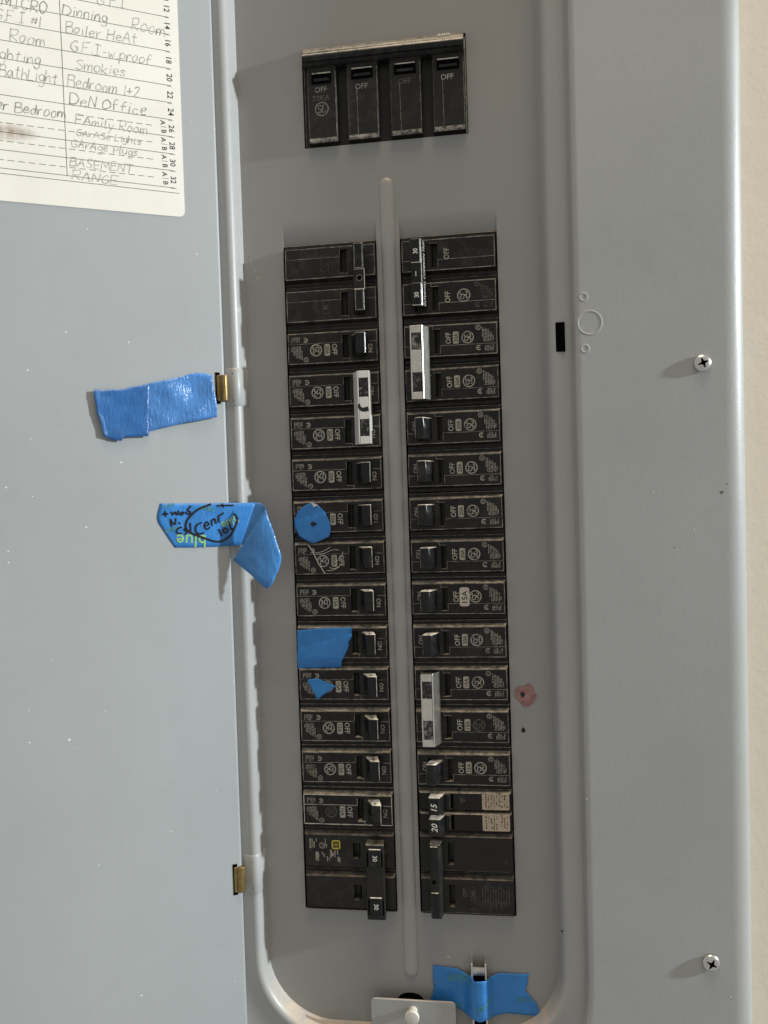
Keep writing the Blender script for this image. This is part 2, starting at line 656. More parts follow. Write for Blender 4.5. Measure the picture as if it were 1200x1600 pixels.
def flange_y(x):
    """the right flange is bowed back a little towards the wall"""
    return -13.5 + 4.0 * max(0, min(1.0, (x - 106.6) / 79.7))


rows.append([skew(a - math.copysign(5, a) * (abs(a) >= XO - 1e-6), flange_y(a - 5 * (abs(a) >= XO - 1e-6)), b - math.copysign(5, b - 80) * (b <= ZO0 + 1e-6 or b >= ZO1 - 1e-6)) for a, b in outer])
rows.append([skew(a, flange_y(a), b) for a, b in outer])
for i, r_ in enumerate(((2.0, -13.35), (4.8, -12.5), (7.8, -10.6), (10.3, -7.6), (11.8, -4.0), (12.3, 0.3))):
    o, y = r_
    rr = []
    for (a, b) in outer:
        ax = a + math.copysign(o, a) if abs(a) >= XO - 1e-6 else a
        bz = b + math.copysign(o, b - 80) if (b <= ZO0 + 1e-6 or b >= ZO1 - 1e-6) else b
        x, _, z = skew(ax, -13.5, bz)
        yb_ = flange_y(a)
        rr.append((x, yb_ + (y + 13.5) / 13.8 * (.3 - yb_), z))
    rows.append(rr)
vv = [p for r_ in rows for p in r_]
ff = []
for i in range(len(rows) - 1):
    for k in range(n):
        a, b = i * n + k, i * n + (k + 1) % n
        ff.append((a, a + n, b + n, b))
cv.add(vv, ff, M['cover'])
cover = cv.build('front_cover', panel, 50)

# dead front: sheet with three openings, lips pressed in above the two columns, a bead down the middle
OPEN = [(-64.3, -7.04, -203.2, 203.2), (7.04, 64.3, -203.2, 203.2), (-48.8, 49.6, 260.8, 319.3)]
TH = 1.4
fr = MB()
xs = sorted({-89.6, -64.3, -48.8, -7.04, 7.04, 49.6, 64.3, 89.6})
zs = sorted({-272.6, -203.2, 203.2, 217.0, 260.8, 319.3, 430.6})


def in_open(x, z):
    return any(a < x < b and c < z < d for a, b, c, d in OPEN)


def fy(x, z):
    return 0.0


for i in range(len(xs) - 1):
    for j in range(len(zs) - 1):
        x0, x1, z0, z1 = xs[i], xs[i + 1], zs[j], zs[j + 1]
        if in_open((x0 + x1) / 2, (z0 + z1) / 2):
            continue
        if z0 == 203.2 and abs(x0 + x1) / 2 > 7 and 7 < min(abs(x0), abs(x1)) + .1 and max(abs(x0), abs(x1)) < 65:
            continue
        if x0 < -89 or x1 > 89 or z0 < -272 or z1 > 430:
            pts = [skew(x, 0, z) if abs(x) > 89 else (x, 0, z) for x, z in ((x0, z0), (x1, z0), (x1, z1), (x0, z1))]
        else:
            pts = [(x0, 0, z0), (x1, 0, z0), (x1, 0, z1), (x0, 0, z1)]
        fr.quad(*pts, M['front'])
for a, b, c, d in OPEN:                                   # thickness of the sheet round each opening
    fr.quad((a, 0, c), (a, 0, d), (a, TH, d), (a, TH, c), M['front'])
    fr.quad((b, 0, d), (b, 0, c), (b, TH, c), (b, TH, d), M['front'])
    fr.quad((b, 0, c), (a, 0, c), (a, TH, c), (b, TH, c), M['front'])
    t0 = 2.9 if d < 210 else 0
    fr.quad((a, t0, d), (b, t0, d), (b, t0 + TH, d), (a, t0 + TH, d), M['front'])
for x in (-64.3, -7.04, 7.04, 64.3):                      # cheeks of the pressed lips
    fr.add([(x, 0, 203.2), (x, 0, 217), (x, .3, 212.6), (x, 1.0, 208.9), (x, 1.9, 205.8), (x, 2.9, 203.2)], [tuple(range(6))], M['front'])
front = fr.build('dead_front', panel)
for a, b in ((-64.3, -7.04), (7.04, 64.3)):
    lp_ = MB()
    NR = 12
    v = []
    for k in range(NR + 1):
        t = k / NR
        for x in (a, (a + b) / 2, b):
            v.append((x, 2.9 * (1 - t) ** 2, 203.2 + 13.8 * t))
    lp_.add(v, [(k * 3 + c_, k * 3 + c_ + 1, k * 3 + c_ + 4, k * 3 + c_ + 3) for k in range(NR) for c_ in (0, 1)], M['front'])
    lp_.build('pressed_lip', front, 80)
rb = MB()
cap = []
M['bead'] = paint('lit_bead_enamel', (.350, .350, .340), .42, 0)  # paler than the dead front: the light on the ridge is in the colour
NS = 12
ZR = [-241 + 4.3 * (1 - math.cos(R(a))) for a in range(0, 91, 15)]
ZR = ZR + [-200 + 40 * k for k in range(11)] + [-z_ for z_ in reversed(ZR)]
NZ = len(ZR) - 1
for z in ZR:
    dd = min(1.0, (241 - abs(z)) / 4.3)
    e = math.sqrt(max(0, 1 - (1 - dd) ** 2))
    hw, hh = .05 + 4.2 * e, 1.9 * e
    cap.append([(.2 + hw * math.cos(math.pi * (1 - k / NS)), .12 - hh * math.sin(math.pi * k / NS) ** 1.1, z - 1.7) for k in range(NS + 1)])
vv = [p for r_ in cap for p in r_]
ff = [(i * (NS + 1) + k, i * (NS + 1) + k + 1, (i + 1) * (NS + 1) + k + 1, (i + 1) * (NS + 1) + k) for i in range(NZ) for k in range(NS)]
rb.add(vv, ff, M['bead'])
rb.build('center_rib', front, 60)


def blob(cx, cz, rx, rz, n=22, j=.12, seed=1):
    q = random.Random(seed)
    ph = [q.uniform(0, 6.28) for _ in range(3)]
    return [(cx + rx * math.cos(a) * (1 + j * math.sin(2 * a + ph[0]) + j * .6 * math.sin(5 * a + ph[1])),
             cz + rz * math.sin(a) * (1 + j * math.sin(3 * a + ph[2]) + j * .5 * math.sin(4 * a + ph[1])))
            for a in (2 * math.pi * k / n for k in range(n))]


sb = MB().poly(blob(73.2, -70.4, 6.8, 7.2, 36, .17, 11), -.06, M['stain'])
st = sb.build('red_stain', front)
MB().poly(blob(71.6, -70.2, 1.3, 1.6, 14, .2, 9), -.12, M['spot']).build('ink_spot', st)
MB().poly(blob(71.4, -91.5, 1.1, 1.6, 14, .15, 3), -.06, M['spot']).build('ink_spot', front)
sc_ = MB()
sc_.strip([at(385, 392), at(394, 412), at(402, 432)], .3, -.05, M['edge_hi'])
sc_.strip([at(398, 438), at(406, 432)], .35, -.05, M['edge_hi'])
sc_.build('scratch', front)

# enclosure behind
en = MB()
en.box(-86, 86, 45, 60, -268, 426, M['void'])
for x0, x1, z0, z1 in ((-90, -86, -268, 426), (86, 90, -268, 426), (-86, 86, -272, -268), (-86, 86, 426, 430)):
    en.box(x0, x1, 1.6, 60, z0, z1, M['void'])
en.build('enclosure', panel)

# knockouts and latch slot on the right of the cover
for (cx, cz, r_, wd) in ((114.1, 143.2, 6.6, .75), (111.0, 157.7, 2.1, .8), (111.2, 128.7, 2.1, .8)):
    k = MB()
    N = 32
    cs = [(r_ - wd, .02), (r_ - wd * .6, -.16), (r_, -.24), (r_ + wd * .45, -.16), (r_ + wd, .02)]
    fy0 = flange_y(cx)
    k.lathe([(a, fy0 + b) for a, b in cs[::-1]][::-1], cx, cz, M['cover'], N)
    k.f.pop(); k.mi.pop()
    vv = k.v
    nk = len(cs)
    k.f = [tuple(reversed(f)) for f in k.f]
    k.v = [(x, y + 4.0 / 79.7 * (x - cx) - .03, z) for x, y, z in k.v]
    k.build('knockout', panel, 60)
ls = MB()
ls.box(95.4, 100.6, -11.25, -8.0, 128.3, 144.9, M['void'])
ls.build('latch_slot', panel)
MB().poly(blob(at(878, 1455, -11.3)[0], at(878, 1455, -11.3)[1], .5, .9, 10), -11.35, M['spot']).build('ink_spot', panel)

# a chip and a few scuffs on the flange paint
for px, py, rx, rz, sd in ((1128, 769, 1.0, .8, 2), (1136, 756, .45, .4, 5), (1053, 855, .5, .25, 6)):
    x, z = at(px, py, -10)
    y = flange_y(x)
    MB().poly(blob(x, z, rx, rz, 12, .25, sd), y - .12, M['chip']).build('paint_chip', cover)
for px, py in ((1142, 1558), (916, 1244), (1020, 770), (1084, 828), (700, 1495)):
    x, z = at(px, py, -10 if px > 850 else 0)
    MB().poly(blob(x, z, .5, .5, 10, .2, px), (flange_y(x) if px > 850 else 0) - .14, M['fleck']).build('paint_fleck', cover if px > 850 else front)

# hinge plates on the left rim
for z0, z1 in ((106.5, 129.5), (-189.7, -165.8)):
    h = MB()
    pr = [(o, y - .55 * min(1, max(0, (o - 1.2) / 2))) for o, y in PROF if -.1 <= o <= 11]
    zz = [z0, z0 + .5, z0 + 1.0, z1 - 1.0, z1 - .5, z1]
    lf = [0, .5, 1, 1, .5, 0]
    vv = []
    for z, l_ in zip(zz, lf):
        for (o, y) in pr:
            vv.append(skew(-HW - o - (.35 * l_ if o < 4 else 0) * -1, y + .5 * (1 - l_) - .02, z))
    m_ = len(pr)
    ff = [(i * m_ + k, (i + 1) * m_ + k, (i + 1) * m_ + k + 1, i * m_ + k + 1) for i in range(5) for k in range(m_ - 1)]
    h.add(vv, ff, M['cover'])
    hp = h.build('hinge_plate', panel, 50)
    for dz in (5, -5):
        zc = (z0 + z1) / 2 + dz * 1.6
        x, _, z = skew(-HW - 5.5, -11, zc)
        MB().disc(x, z, .35, -11.82, M['void'], 10).build('rivet_hole', hp)

# door, opened towards the viewer
d = MB()
PD = [(-330, 0), (-1.6, 0), (-.7, .25), (-.15, .9), (0, 1.8), (0, 9), (-1, 9), (-1, 1.4), (-330, 1.4)]
d.prism_v(PD, -340, 500, M['door'])
door = d.build('door', panel, 40, rz=DA)
door.location = Vector((HX, HY, 0)) * MM
for v in door.data.vertices:
    v.co.x += .0000 + (0.0065 * -(v.co.z) * -1) * -0.0      # straight edge
for zc in (116.9, -178.1):
    c = MB()
    c.box(-5.6, -3.0, -.35, .6, zc - 9.3, zc + 9.3, M['void'])
    nb = c.build('hinge_notch', door)
    b = MB()
    pts = []
    for k in range(11):
        a = R(200 - 22 * k)
        pts.append((-1.2 + 2.7 * math.cos(a), .2 - 2.5 * abs(math.sin(a)) if k < 11 else 0))
    pr = [(-5.4, .1), (-4.6, -.9), (-3.6, -1.1), (-3.0, -.7), (-2.5, -1.9), (-1.4, -2.9), (-.1, -3.0), (1.0, -2.3), (1.6, -1.0), (1.6, 1.5), (-3.2, 1.5), (-5.4, .9)]
    b.prism_v(pr, zc - 7.6, zc + 7.6, M['brass'])
    bevel(b.build('hinge_clip', door, 35), .25, 2)

# flange screws
for cx, cz, tw in ((174.7, 117.6, 20), (171.4, -219.0, 62)):
    s_ = MB()
    s_.lathe([(2.4, -13.3), (2.4, -14.0), (4.7, -14.0), (4.85, -14.4), (4.6, -15.1), (3.9, -15.7), (2.6, -16.2), (1.2, -16.4)], cx, cz, M['zinc'], 28)
    sc = s_.build('screw', panel, 40)
    g = MB()
    for k in range(2):
        a = R(tw + 90 * k)
        ca, sa = math.cos(a), math.sin(a)
        q = [(-2.9, .30), (-1.9, .48), (-.8, .8), (.8, .8), (1.9, .48), (2.9, .30)]
        ys = [-16.12, -16.42, -16.5, -16.5, -16.42, -16.12]
        g.add([(cx + x * ca - sg * w_ * sa, y, cz + x * sa + sg * w_ * ca) for (x, w_), y in zip(q, ys) for sg in (-1, 1)],
              [(2 * i, 2 * i + 2, 2 * i + 3, 2 * i + 1) for i in range(5)], M['void'])
    co = g.build('cross_slot', sc)
    sc.location.y += (flange_y(cx) + 13.5) * MM

# spring clip, latch plate and pin at the bottom
k = MB()
for x0 in (36.6, 44.6):
    k.box(x0, x0 + 1.0, -8.0, .2, -268.5, -228.0, M['silver'], .2)
k.box(37.6, 44.6, -5.2, -4.6, -236.8, -231.8, M['silver'])
k.box(37.6, 44.6, -3.2, .1, -268, -236.4, M['void'])
k.build('spring_clip', panel)
MB().disc(-.6, -257.6, 8.2, -.05, M['void'], 28, 5.2).build('pin_hole', panel)
lp = MB()
p = []
for cx, cz, a in ((24.2, -255.0, 0), (-21.5, -255.0, 90)):
    for q in range(6):
        t = R(a + 18 * q)
        p.append((cx + 2.6 * math.cos(t), cz + 2.6 * math.sin(t)))
p += [(-24.1, -290), (26.8, -290)]
lp.add([(x, -7.5, z) for x, z in p] + [(x, -6.3, z) for x, z in p],
       [tuple(range(len(p)))] + [(i, i + len(p), (i + 1) % len(p) + len(p), (i + 1) % len(p)) for i in range(len(p))], M['cover'])
plate = bevel(lp.build('latch_plate', panel), .3)
pin = MB()
pin.lathe([(2.7, -7.4), (2.7, -12.4), (4.1, -12.4), (4.3, -12.9), (4.3, -14.2), (3.9, -14.8), (2.4, -15.1)], 1.3, -258.4, M['pale_paint'], 28)
pin.build('latch_pin', plate, 40)

# ------------------------------------------------------------------ directory card on the door
PLOC = (HX, HY, 0)


def on_door_thing(o):
    o.location = Vector(PLOC) * MM
    o.rotation_euler = (0, 0, DA)
    return o


card = on_door_thing(empty('directory_card'))
tag(card, 'cream circuit directory card with pencilled room names glued to the open door', 'label card')
c = MB()
p = [(-175, 215.7), (-23.3, 216.3)]
for q in range(6):
    t = R(270 + 18 * q)
    p.append((-23.3 + 3.5 * math.cos(t), 219.8 + 3.5 * math.sin(t)))
p += [(-19.75, 420), (-175, 420)]
c.add([(x, -.28, z) for x, z in p] + [(x, -.02, z) for x, z in p],
      [tuple(range(len(p)))] + [(i, i + len(p), (i + 1) % len(p) + len(p), (i + 1) % len(p)) for i in range(len(p))], M['paper'])
c.build('paper', card)
YP = -.33
ln = MB()
PITCHR = 9.83
for k in range(-4, 7):
    z = 263.0 + PITCHR * k
    if k < 0:
        continue
    ln.strip([(-170, z + .9), (-25.2, z - .7)], .28, YP, M['print'])
for z in (252.9, 243.2, 233.3, 230.4):
    ln.strip([(-170, z + .7), (-25.0 if z > 231 else -22.4, z - .5)], .28, YP, M['print'])
for k in range(7, 14):
    z = 263.0 + PITCHR * k
    ln.strip([(-170, z + .9), (-25.2, z - .7)], .28, YP, M['print'])
for z in (267.6, 258.0, 248.1, 237.9):
    x = -170.0
    while x < -35:
        if not (z > 262 and x < -78):
            ln.strip([(x, z + .004 * (-70 - x)), (x + 3.4, z + .004 * (-73 - x))], .28, YP, M['print'])
        x += 5.2
ln.strip([(-83.9, 420), (-83.0, 233.4)], .3, YP, M['print'])
ln.build('ruled_lines', card)
nm = MB()
for i, s_ in enumerate(('10', '12', '14', '16', '18', '20', '22', '24')):
    z = 345.6 - 9.87 * i
    nm.text(s_, -25.9 + .05 * i, z, 3.3, YP, M['print'], -90)
    nm.strip([(-27.4, z - 4.95), (-24.6, z - 4.95)], .22, YP, M['print'])
for i, s_ in enumerate(('26', '28', '30', '32')):
    z = 266.9 - 9.87 * i
    nm.text(s_, -25.5, z, 3.2, YP, M['print'], -90)
    nm.text('A', -30.3, z + 2.9, 2.9, YP, M['print'], -90)
    nm.text('B', -29.9, z - 2.2, 2.9, YP, M['print'], -90)
    nm.strip([(-31.8, z + .5), (-28.4, z + .5)], .22, YP, M['print'])
    nm.strip([(-27.3, z - 4.9), (-24.0, z - 4.9)], .22, YP, M['print'])
nm.build('printed_numbers', card)

# single-stroke hand: cap height 1, x-height .6
G = {
    'A': [[(0, 0), (.3, 1), (.3, 1), (.6, 0)], [(.12, .38), (.5, .36)]],
    'B': [[(.02, 0), (0, 1)], [(0, .95), (.42, .98), (.42, .6), (0, .52), (0, .52), (.52, .5), (.52, .02), (0, 0)]],
    'C': [[(.55, .85), (.3, 1), (.05, .7), (.03, .3), (.25, 0), (.58, .15)]],
    'D': [[(.02, 0), (0, 1)], [(-.06, .98), (.4, .92), (.6, .5), (.42, .1), (-.04, 0)]],
    'E': [[(.5, 1), (0, 1), (0, 1), (0, 0), (0, 0), (.52, .02)], [(0, .5), (.42, .53)]],
    'F': [[(.55, 1), (0, .98), (0, .98), (.02, 0)], [(0, .52), (.42, .54)]],
    'G': [[(.55, .85), (.3, 1), (.05, .68), (.03, .3), (.25, 0), (.5, .1), (.55, .42), (.55, .42), (.28, .42)]],
    'H': [[(0, 0), (.02, 1)], [(.5, 0), (.52, 1)], [(0, .5), (.52, .54)]],
    'I': [[(.25, 0), (.25, 1)], [(0, 0), (.5, .02)], [(.02, 1), (.48, 1)]],
    'L': [[(.02, 1), (0, 0), (0, 0), (.45, .02)]],
    'M': [[(0, 0), (.05, 1), (.05, 1), (.35, .3), (.35, .3), (.62, 1), (.62, 1), (.68, 0)]],
    'N': [[(0, 0), (.03, 1), (.03, 1), (.5, .05), (.5, .05), (.53, 1.05)]],
    'O': [[(.3, 1), (.05, .75), (.05, .25), (.3, 0), (.56, .3), (.54, .75), (.28, 1)]],
    'P': [[(.02, 0), (0, 1)], [(0, .95), (.46, .95), (.46, .5), (.02, .45)]],
    'R': [[(.02, 0), (0, 1)], [(-.04, .95), (.48, .98), (.45, .52), (.05, .46), (.05, .46), (.55, 0)]],
    'S': [[(.52, .88), (.28, 1), (.06, .8), (.3, .52), (.52, .25), (.28, 0), (.02, .12)]],
    'T': [[(.28, 0), (.28, 1)], [(-.05, 1), (.6, 1.02)]],
    'a': [[(.42, .5), (.2, .6), (.02, .3), (.15, 0), (.4, .2), (.42, .55), (.42, .55), (.48, .02)]],
    'c': [[(.42, .5), (.2, .6), (.02, .3), (.18, 0), (.45, .1)]],
    'd': [[(.4, .45), (.2, .58), (.02, .3), (.15, 0), (.4, .2), (.44, 1), (.44, 1), (.46, 0)]],
    'e': [[(.04, .3), (.4, .36), (.36, .58), (.12, .55), (.03, .25), (.18, 0), (.45, .1)]],
    'f': [[(.45, .92), (.28, 1), (.18, .75), (.16, 0)], [(0, .52), (.4, .56)]],
    'g': [[(.4, .5), (.2, .6), (.03, .32), (.18, .05), (.4, .25), (.42, .55), (.42, .55), (.42, -.25), (.2, -.4), (.02, -.25)]],
    'h': [[(0, 1), (0, 0), (0, 0), (.05, .4), (.28, .58), (.4, .35), (.42, 0)]],
    'i': [[(.1, .58), (.12, 0)], [(.12, .8), (.16, .84)]],
    'k': [[(0, 1), (.02, 0)], [(.4, .58), (.04, .25), (.04, .25), (.42, 0)]],
    'l': [[(.1, 1), (.1, .1), (.22, 0)]],
    'm': [[(0, .58), (.02, 0), (.02, 0), (.08, .45), (.24, .58), (.3, .3), (.3, 0), (.3, 0), (.36, .45), (.52, .58), (.6, .3), (.62, 0)]],
    'n': [[(0, .58), (.03, 0), (.03, 0), (.08, .42), (.28, .58), (.4, .35), (.42, 0)]],
    'o': [[(.22, .6), (.03, .4), (.05, .1), (.25, 0), (.44, .25), (.38, .55), (.2, .6)]],
    'p': [[(0, .58), (.02, -.4)], [(.02, .45), (.25, .6), (.44, .35), (.28, .02), (.03, .12)]],
    'r': [[(0, .58), (.03, 0), (.03, 0), (.08, .4), (.25, .58), (.36, .52)]],
    's': [[(.36, .5), (.18, .6), (.04, .46), (.25, .3), (.36, .12), (.18, 0), (.0, .08)]],
    't': [[(.2, .95), (.2, .1), (.34, 0)], [(0, .6), (.42, .64)]],
    'u': [[(0, .58), (.03, .12), (.2, 0), (.4, .2), (.42, .58), (.42, .58), (.46, 0)]],
    'w': [[(0, .58), (.12, 0), (.12, 0), (.28, .42), (.28, .42), (.42, 0), (.42, 0), (.58, .6)]],
    'y': [[(0, .58), (.2, .08)], [(.44, .58), (.08, -.4)]],
    '1': [[(.15, 1), (.15, 0)]],
    '2': [[(.02, .8), (.25, 1), (.46, .75), (.02, 0), (.02, 0), (.5, .04)]],
    '+': [[(.05, .4), (.5, .42)], [(.27, .68), (.28, .15)]],
    '#': [[(.1, .2), (.16, .85)], [(.34, .2), (.4, .85)], [(0, .4), (.5, .42)], [(0, .65), (.5, .67)]],
    '-': [[(.05, .38), (.4, .4)]],
    '.': [[(.08, .03), (.14, .0)]],
    '(': [[(.3, 1), (.05, .6), (.06, .3), (.35, -.05)]],
    "'": [[(.1, 1), (.12, .8)]],
}
WID = {c: max(x for s_ in g for x, _ in s_) for c, g in G.items()}


def hand(mb, s_, x, z, h, w_, y, m, deg=0.0, slant=.12, jit=.035, gap=.16, sx=1.0, rnd=random):
    ca, sa = math.cos(R(deg)), math.sin(R(deg))
    cx = 0.0
    for ch in s_:
        if ch == ' ':
            cx += .42
            continue
        g = G[ch]
        hs = 1 + rnd.uniform(-.09, .09)
        dz = rnd.uniform(-.05, .05)
        for stroke in g:
            pts = []
            last = None
            for (px, pz) in stroke:
                if last and last[0] == (px, pz):
                    pts.append(last[1])
                    continue
                q = ((cx + px + slant * pz + rnd.uniform(-jit, jit)) * h * sx, (pz * hs + dz + rnd.uniform(-jit, jit)) * h)
                last = ((px, pz), q)
                pts.append(q)
            pts = smooth_line(pts, 4)
            mb.strip([(x + a * ca - b * sa, z + a * sa + b * ca) for a, b in pts], w_, y, m,
                     wf=lambda t, k=rnd.uniform(.75, 1.2), p_=rnd.uniform(0, 3): k * (.72 + .4 * abs(math.sin(2.6 * t + p_))))
        cx += WID[ch] + gap


hw_ = MB()
PW = .46
DARK = ('DeN.Office', 'ter Bedroom', 'Dinning', 'MICRO')
for s_, x, z, h, sx in (
        ('MICRO', -112.5, 321.2, 6.4, .98), ("G.F.I #1", -116.0, 313.4, 5.6, 1.02), ('Room', -109.6, 303.0, 6.6, 1.05),
        ('Lighting', -121.0, 292.6, 6.0, 1.12), ('BathLight', -115.4, 283.6, 6.4, .92), ('ter Bedroom', -121.0, 265.2, 5.8, 1.04),
        ('G.FI', -64.5, 331.4, 6.4, 1.1), ('Dinning', -82.2, 322.2, 6.0, 1.10), ('Room', -46.0, 320.2, 6.8, 1.06),
        ('Boiler HeAt', -81.0, 312.6, 6.2, 1.02), ('G.F.I-w.proof', -78.8, 303.0, 5.8, 1.06), ('Smokies', -76.6, 293.0, 6.0, 1.12),
        ('Bedroom 1+2', -81.0, 283.0, 6.2, .98), ('DeN.Office', -80.6, 273.0, 6.2, 1.18), ('FAmily Room', -77.8, 262.6, 5.4, 1.10),
        ('GArASe Lights', -77.6, 256.2, 3.7, 1.26), ('GArAge Plugs', -80.4, 249.6, 4.4, 1.16), ('BASEMENT', -81.6, 239.2, 4.9, 1.22), ('RANGE', -80.6, 231.4, 5.0, 1.42)):
    hand(hw_, s_, x, z, h, PW * (1.15 if s_ in DARK else 1), YP - .03, M['pencil_dark' if s_ in DARK else 'pencil'], -.9 + random.uniform(-.6, .6), .14, .045, .15, sx)
hw_.build('pencil_writing', card)

# ------------------------------------------------------------------ breakers
CACHE = {}


def cached(key, fn, smooth=None):
    if key not in CACHE:
        CACHE[key] = fn().mesh(key.split('|')[0], smooth)
    return CACHE[key]


PL = 54.3                                  # plateau length
YF = -3.5                                  # its face
SL = (33.4, 47.6, -6.6, 7.2)               # handle slot in the face


def body_mesh(mat, hh=9.1, slot=SL, L=PL, run=1.3, yf=YF, shoulder=.5, zlo=-12.55, zhi=12.55):
    mb = MB()
    mb.box(-1.1, L + .5, shoulder, 30, zlo, zhi, mat, .25)
    a, b, c, d_ = slot
    y0 = shoulder + .01
    # chamfer ring
    o = [(-.8, y0, -hh - run), (L + .4, y0, -hh - run), (L + .4, y0, hh + run), (-.8, y0, hh + run)]
    i = [(0, yf, -hh), (L, yf, -hh), (L, yf, hh), (0, yf, hh)]
    mb.add(o + i, [(k, (k + 1) % 4, (k + 1) % 4 + 4, k + 4) for k in range(4)], mat)
    # face with the slot left open
    for x0, x1, z0, z1 in ((0, a, -hh, hh), (b, L, -hh, hh), (a, b, -hh, c), (a, b, d_, hh)):
        mb.quad((x0, yf, z0), (x1, yf, z0), (x1, yf, z1), (x0, yf, z1), mat)
    yd = yf + 4.2
    mb.quad((a, yf, c), (a, yf, d_), (a, yd, d_), (a, yd, c), mat)
    mb.quad((b, yf, d_), (b, yf, c), (b, yd, c), (b, yd, d_), mat)
    mb.quad((b, yf, c), (a, yf, c), (a, yd, c), (b, yd, c), mat)
    mb.quad((a, yf, d_), (b, yf, d_), (b, yd, d_), (a, yd, d_), mat)
    mb.quad((a, yd, c), (b, yd, c), (b, yd, d_), (a, yd, d_), M['void'])
    return mb


def edge_mesh(mat, bright_top=False, hh=9.1, slot=SL, L=PL, step=True, yf=YF, seed=0):
    q = random.Random(seed)
    mb = MB()
    y = yf - .04

    def wob(p, r_=.07):
        return (p[0] + q.uniform(-r_, r_), p[1] + q.uniform(-r_, r_))

    def seg(x0, z0, x1, z1, w_, m=mat):
        k = max(2, int(max(abs(x1 - x0), abs(z1 - z0)) / 4))
        mb.strip([wob((x0 + (x1 - x0) * i / k, z0 + (z1 - z0) * i / k)) for i in range(k + 1)], w_, y, m,
                 wf=lambda t: .7 + .5 * abs(math.sin(9 * t + seed)))
    hm = M['edge_hi'] if bright_top else mat
    seg(.15, -hh + .15, .15, hh - .15, .42, hm)
    seg(L - .15, -hh + .15, L - .15, hh - .15, .36, hm)
    seg(.2, hh - .15, L - .2, hh - .15, .42, hm)
    seg(.2, -hh + .2, L - .2, -hh + .2, .5)
    a, b, c, d_ = slot
    if step:
        seg(.4, 2.95, a - .4, 2.95, .26)
        seg(b + 1.4, 2.75, L - .3, 2.75, .3)
        seg(a - .2, d_ + .2, a - .2, 2.95, .22)
        seg(a - .1, c - .25, a + 4.4, c - .25, .26)
        seg(a + 4.2, c - .3, a + 4.2, -hh + .4, .26)
    return mb


def barrel_mesh(mat, a=SL[0] + 2.2, b=SL[1] - .3, z0=-6.4, z1=7.0, yc=YF + 2.2):
    mb = MB()
    cx, r_ = (a + b) / 2, (b - a) / 2
    pr = [(a, yc + 1.5)]
    for k in range(9):
        t = math.pi * (1 - k / 8)
        pr.append((cx + r_ * math.cos(t), yc - 2.4 * math.sin(t)))
    pr.append((b, yc + 1.5))
    mb.prism_v(pr, z0, z1, mat)
    return mb


def handle_mesh(mat, z0=-5.9, z1=6.7, tip=-12.0, lean=0.0):
    mb = MB()
    pr = [(38.9, -2.6), (40.4, -6.0), (43.1 + lean, tip + .7), (43.8 + lean, tip), (48.1 + lean, tip - .1), (48.8 + lean, tip + .6), (47.6 + lean * .6, -6.5), (46.6, -2.6)]
    n_ = len(pr)
    zs_ = [(z0, .88), (z0 + .5, 1), (z1 - .5, 1), (z1, .90)]
    mx, my = 44.5, -7.0
    v = []
    for z, s_ in zs_:
        for x, y in pr:
            v.append((mx + (x - mx) * s_, my + (y - my) * s_, z))
    f = [(i * n_ + k, i * n_ + (k + 1) % n_, (i + 1) * n_ + (k + 1) % n_, (i + 1) * n_ + k) for i in range(3) for k in range(n_)]
    f += [tuple(range(n_ - 1, -1, -1)), tuple(range(3 * n_, 4 * n_))]
    mb.add(v, f, mat)
    return mb


def handle_dot():
    mb = MB()
    n_ = 12
    return mb.add([(44.9 + .95 * math.cos(2 * math.pi * k / n_), -9.6 + .75 * math.sin(2 * math.pi * k / n_), 6.76) for k in range(n_)], [tuple(range(n_))], M['void'])


def handle_edge(mat):
    mb = MB()
    pts = [(43.9, -12.06), (43.9, -12.06)]
    mb.quad((43.7, -12.07, 6.2), (48.4, -12.17, 6.2), (48.4, -12.17, 6.5), (43.7, -12.07, 6.5), mat)
    mb.quad((48.3, -12.17, -5.2), (48.6, -11.9, -5.2), (48.6, -11.9, 6.3), (48.3, -12.17, 6.3), mat)
    return mb


def monogram(mat, cx=17.1, cz=-1.2, r_=3.35, y=YF - .05):
    mb = MB()
    mb.ring(cx, cz, r_, .52, y, mat)
    for k in range(4):                                   # four small curls inside the ring
        a0 = R(90 * k + 58)
        mb.strip(smooth_line([(cx + r_ * .84 * math.cos(a0 - .30), cz + r_ * .84 * math.sin(a0 - .30)),
                              (cx + r_ * .68 * math.cos(a0), cz + r_ * .68 * math.sin(a0)),
                              (cx + r_ * .84 * math.cos(a0 + .30), cz + r_ * .84 * math.sin(a0 + .30))], 4), .2, y, mat)
    # two joined script initials, turned like the rest of the lettering (tops towards +u)
    g_ = [[(-.02, .30), (-.16, .46), (-.42, .40), (-.46, .12), (-.30, -.02), (-.12, .02), (-.12, .02), (-.08, -.22), (-.26, -.44), (-.44, -.30)],
          [(.44, .36), (.28, .48), (.10, .34), (.16, .08), (.30, .04), (.30, .04), (.08, -.06), (.04, -.34), (.26, -.46), (.48, -.24)]]
    for st_ in g_:
        mb.strip(smooth_line([(cx + b * r_ * 1.2, cz - a * r_ * 1.2) for a, b in st_], 4), .42, y, mat)
    return mb


